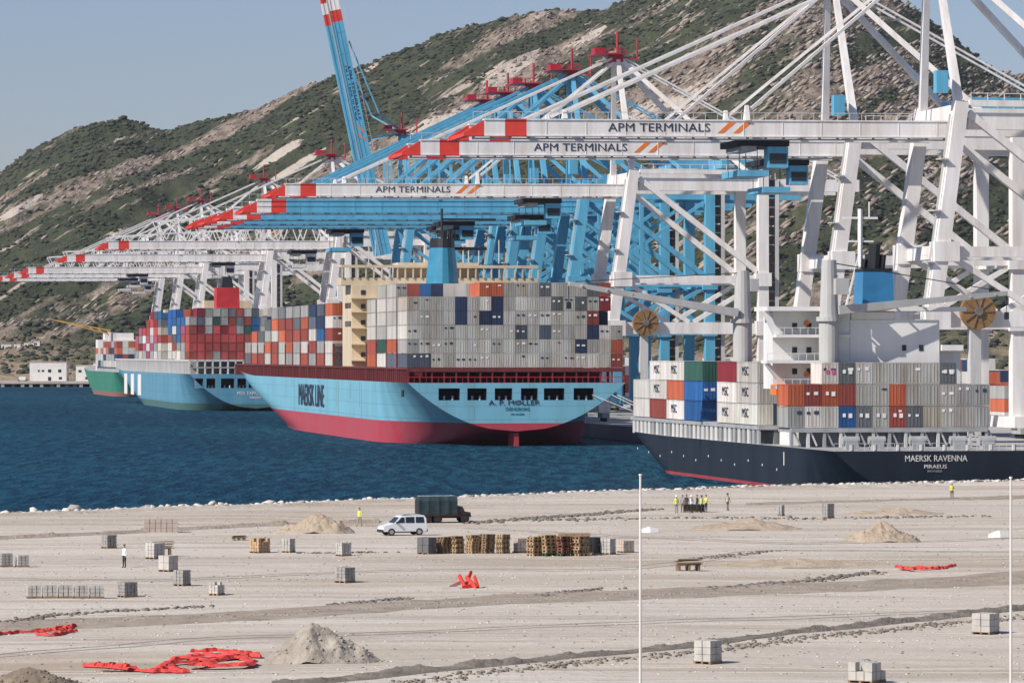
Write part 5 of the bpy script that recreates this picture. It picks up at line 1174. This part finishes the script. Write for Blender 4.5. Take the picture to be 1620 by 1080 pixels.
# ================================================================== PEOPLE
def person(c, rz, label, shirt, trousers, vest=None, helmet=None, pose='stand', h=1.74, group=None):
    J = {'pel': (0, 0, .96, .135), 'sp': (0, .0, 1.12, .125), 'ch': (0, 0, 1.34, .15), 'nk': (0, 0, 1.50, .058), 'hd0': (0, -.01, 1.58, .085), 'hd': (0, -.015, 1.68, .09)}
    st = {'stand': (.02, -.02), 'walk': (.26, -.22), 'lean': (.05, -.03)}[pose]
    for s_, nm, f in ((-1, 'l', st[0]), (1, 'r', st[1])):
        J[nm + 'hip'] = (s_ * .10, 0, .90, .10); J[nm + 'kn'] = (s_ * .11, -f * .55 - .02, .50, .065); J[nm + 'an'] = (s_ * .115, -f, .09, .045); J[nm + 'to'] = (s_ * .12, -f - .16, .045, .04)
        J[nm + 'sh'] = (s_ * .19, 0, 1.42, .062)
        if pose == 'lean': J[nm + 'el'] = (s_ * .27, -.08, 1.18, .045); J[nm + 'wr'] = (s_ * .14, -.30, 1.10, .032); J[nm + 'ha'] = (s_ * .10, -.37, 1.11, .036)
        else: J[nm + 'el'] = (s_ * .25, f * .3 + .02, 1.15, .045); J[nm + 'wr'] = (s_ * .27, f * .55 - .05, .90, .032); J[nm + 'ha'] = (s_ * .27, f * .6 - .08, .80, .036)
    names = list(J); E_ = [('pel', 'sp'), ('sp', 'ch'), ('ch', 'nk'), ('nk', 'hd0'), ('hd0', 'hd')]
    for nm in 'lr': E_ += [('pel', nm + 'hip'), (nm + 'hip', nm + 'kn'), (nm + 'kn', nm + 'an'), (nm + 'an', nm + 'to'), ('ch', nm + 'sh'), (nm + 'sh', nm + 'el'), (nm + 'el', nm + 'wr'), (nm + 'wr', nm + 'ha')]
    me = bpy.data.meshes.new('tmpb'); me.from_pydata([J[k_][:3] for k_ in names], [(names.index(a), names.index(b_)) for a, b_ in E_], [])
    ob = bpy.data.objects.new('tmpb', me); col.objects.link(ob)
    ob.modifiers.new('s', 'SKIN'); sv = me.skin_vertices[0].data
    for i, k_ in enumerate(names):
        r_ = J[k_][3]; sv[i].radius = (r_ * (1.25 if k_ in ('pel', 'sp', 'ch') else 1), r_ * (.8 if k_ in ('pel', 'sp', 'ch') else 1)); sv[i].use_root = (k_ == 'pel')
    ob.modifiers.new('u', 'SUBSURF').levels = 1
    dg = bpy.context.evaluated_depsgraph_get(); bm_ = bpy.data.meshes.new_from_object(ob.evaluated_get(dg)); bpy.data.objects.remove(ob)
    SK = mat('skin', (.32, .19, .13), .6, .1); BT = mat('dark_boots', (.03, .025, .02), .7, .2)
    bm_.materials.clear()
    for mm in (shirt, trousers, SK, BT): bm_.materials.append(mm)
    for p in bm_.polygons:
        z, x = p.center.z, abs(p.center.x); hand = (x > .2 and z < .93) or (pose == 'lean' and p.center.y < -.27 and .9 < z < 1.3)
        p.material_index = 2 if (z > 1.49 or hand) else 3 if z < .12 else 1 if (z < .97 and x < .22) else 0
    t = thing('person', label, 'person', (c.x, c.y, gz(c.x, c.y) - .02), rz, group); t.scale = (h / 1.77,) * 3
    put(bm_, 'body', t)
    ring = lambda a, b_, z: [(a * math.cos(q), b_ * math.sin(q), z) for q in [2 * math.pi * i / 14 for i in range(14)]]
    if vest: MB().loft([ring(.185, .135, .95), ring(.18, .13, 1.12), ring(.215, .15, 1.34), ring(.17, .125, 1.47)]).build('vest', vest, t)
    if helmet: MB().loft([ring(.135, .15, 1.685), ring(.13, .14, 1.70), ring(.11, .125, 1.78), ring(.05, .06, 1.83)]).build('helmet', helmet, t)
    else: MB().loft([ring(.09, .095, 1.69), ring(.095, .10, 1.74), ring(.05, .06, 1.79)]).build('hair', BT, t)
    return t
YV = mat('high_visibility_yellow', (.62, .66, .12), .6, .1); WV = mat('white_shirt', (.75, .74, .70), .8, .1); DT = mat('dark_trousers', (.03, .03, .04), .8, .2); BRT = mat('brown_trousers', (.12, .085, .06), .8, .2); KT = mat('khaki_trousers', (.30, .27, .22), .8, .2); GSH = mat('grey_shirt', (.25, .26, .24), .8, .2)
gp = 'workers gathered by the shore'
for x, yb, lab, sh, tr, v, he, ps, rz in (
    (1070, 812, 'worker in yellow vest, leftmost of the group by the shore', YV, KT, YV, WHITE, 'stand', 20),
    (1080, 811, 'worker in grey shirt beside the leftmost yellow vest', GSH, BRT, None, None, 'stand', -30),
    (1094, 812, 'worker in white shirt and dark trousers in the middle of the group', WV, DT, None, WHITE, 'lean', 60),
    (1086, 810, 'worker in dark jacket between grey and white shirts', DT, BRT, None, None, 'stand', 150),
    (1103, 811, 'worker in dark clothes right of the white shirt', DT, DT, None, None, 'stand', -70),
    (1110, 812, 'worker in pale yellow vest, taller, at the right of the group', YV, DT, YV, BLACK, 'stand', -100),
    (1117, 811, 'worker in dark trousers and yellow vest, rightmost of the group', YV, DT, YV, None, 'lean', -60)):
    person(G(x, yb), R(rz), lab, sh, tr, v, he, ps, group=gp)
person(G(1151, 808), R(40), 'worker in pale vest standing apart, right of the group', GSH, BRT, mat('pale_cream_vest', (.6, .58, .42), .7, .1), BLACK, 'walk')
person(G(1506, 786), R(0), 'worker in yellow vest alone on the shore at right', YV, BRT, YV, None, 'stand')
person(G(569, 830), R(-30), 'worker in yellow vest between the sand heap and the van', YV, KT, YV, None, 'walk')
person(G(197, 896), R(-50), 'man in white shirt and dark trousers alone in the left of the yard', WV, DT, None, None, 'stand')
print('containers', NCONT[0], 'objects', len(bpy.data.objects))

# ================================================================== HAZE
hz = bpy.data.materials.new('sea_haze'); hz.use_nodes = True; nt = hz.node_tree; nt.nodes.clear()
pv = nt.nodes.new('ShaderNodeVolumePrincipled'); pv.inputs['Density'].default_value = HAZE; pv.inputs['Color'].default_value = (.86, .91, 1, 1); pv.inputs['Anisotropy'].default_value = .2
ho = nt.nodes.new('ShaderNodeOutputMaterial'); nt.links.new(pv.outputs[0], ho.inputs['Volume'])
B('haze', hz, None, -3990, 3990, -890, 6990, -6, 470, kind='stuff', label='thin pale sea haze filling the air over the harbour', cat='haze')
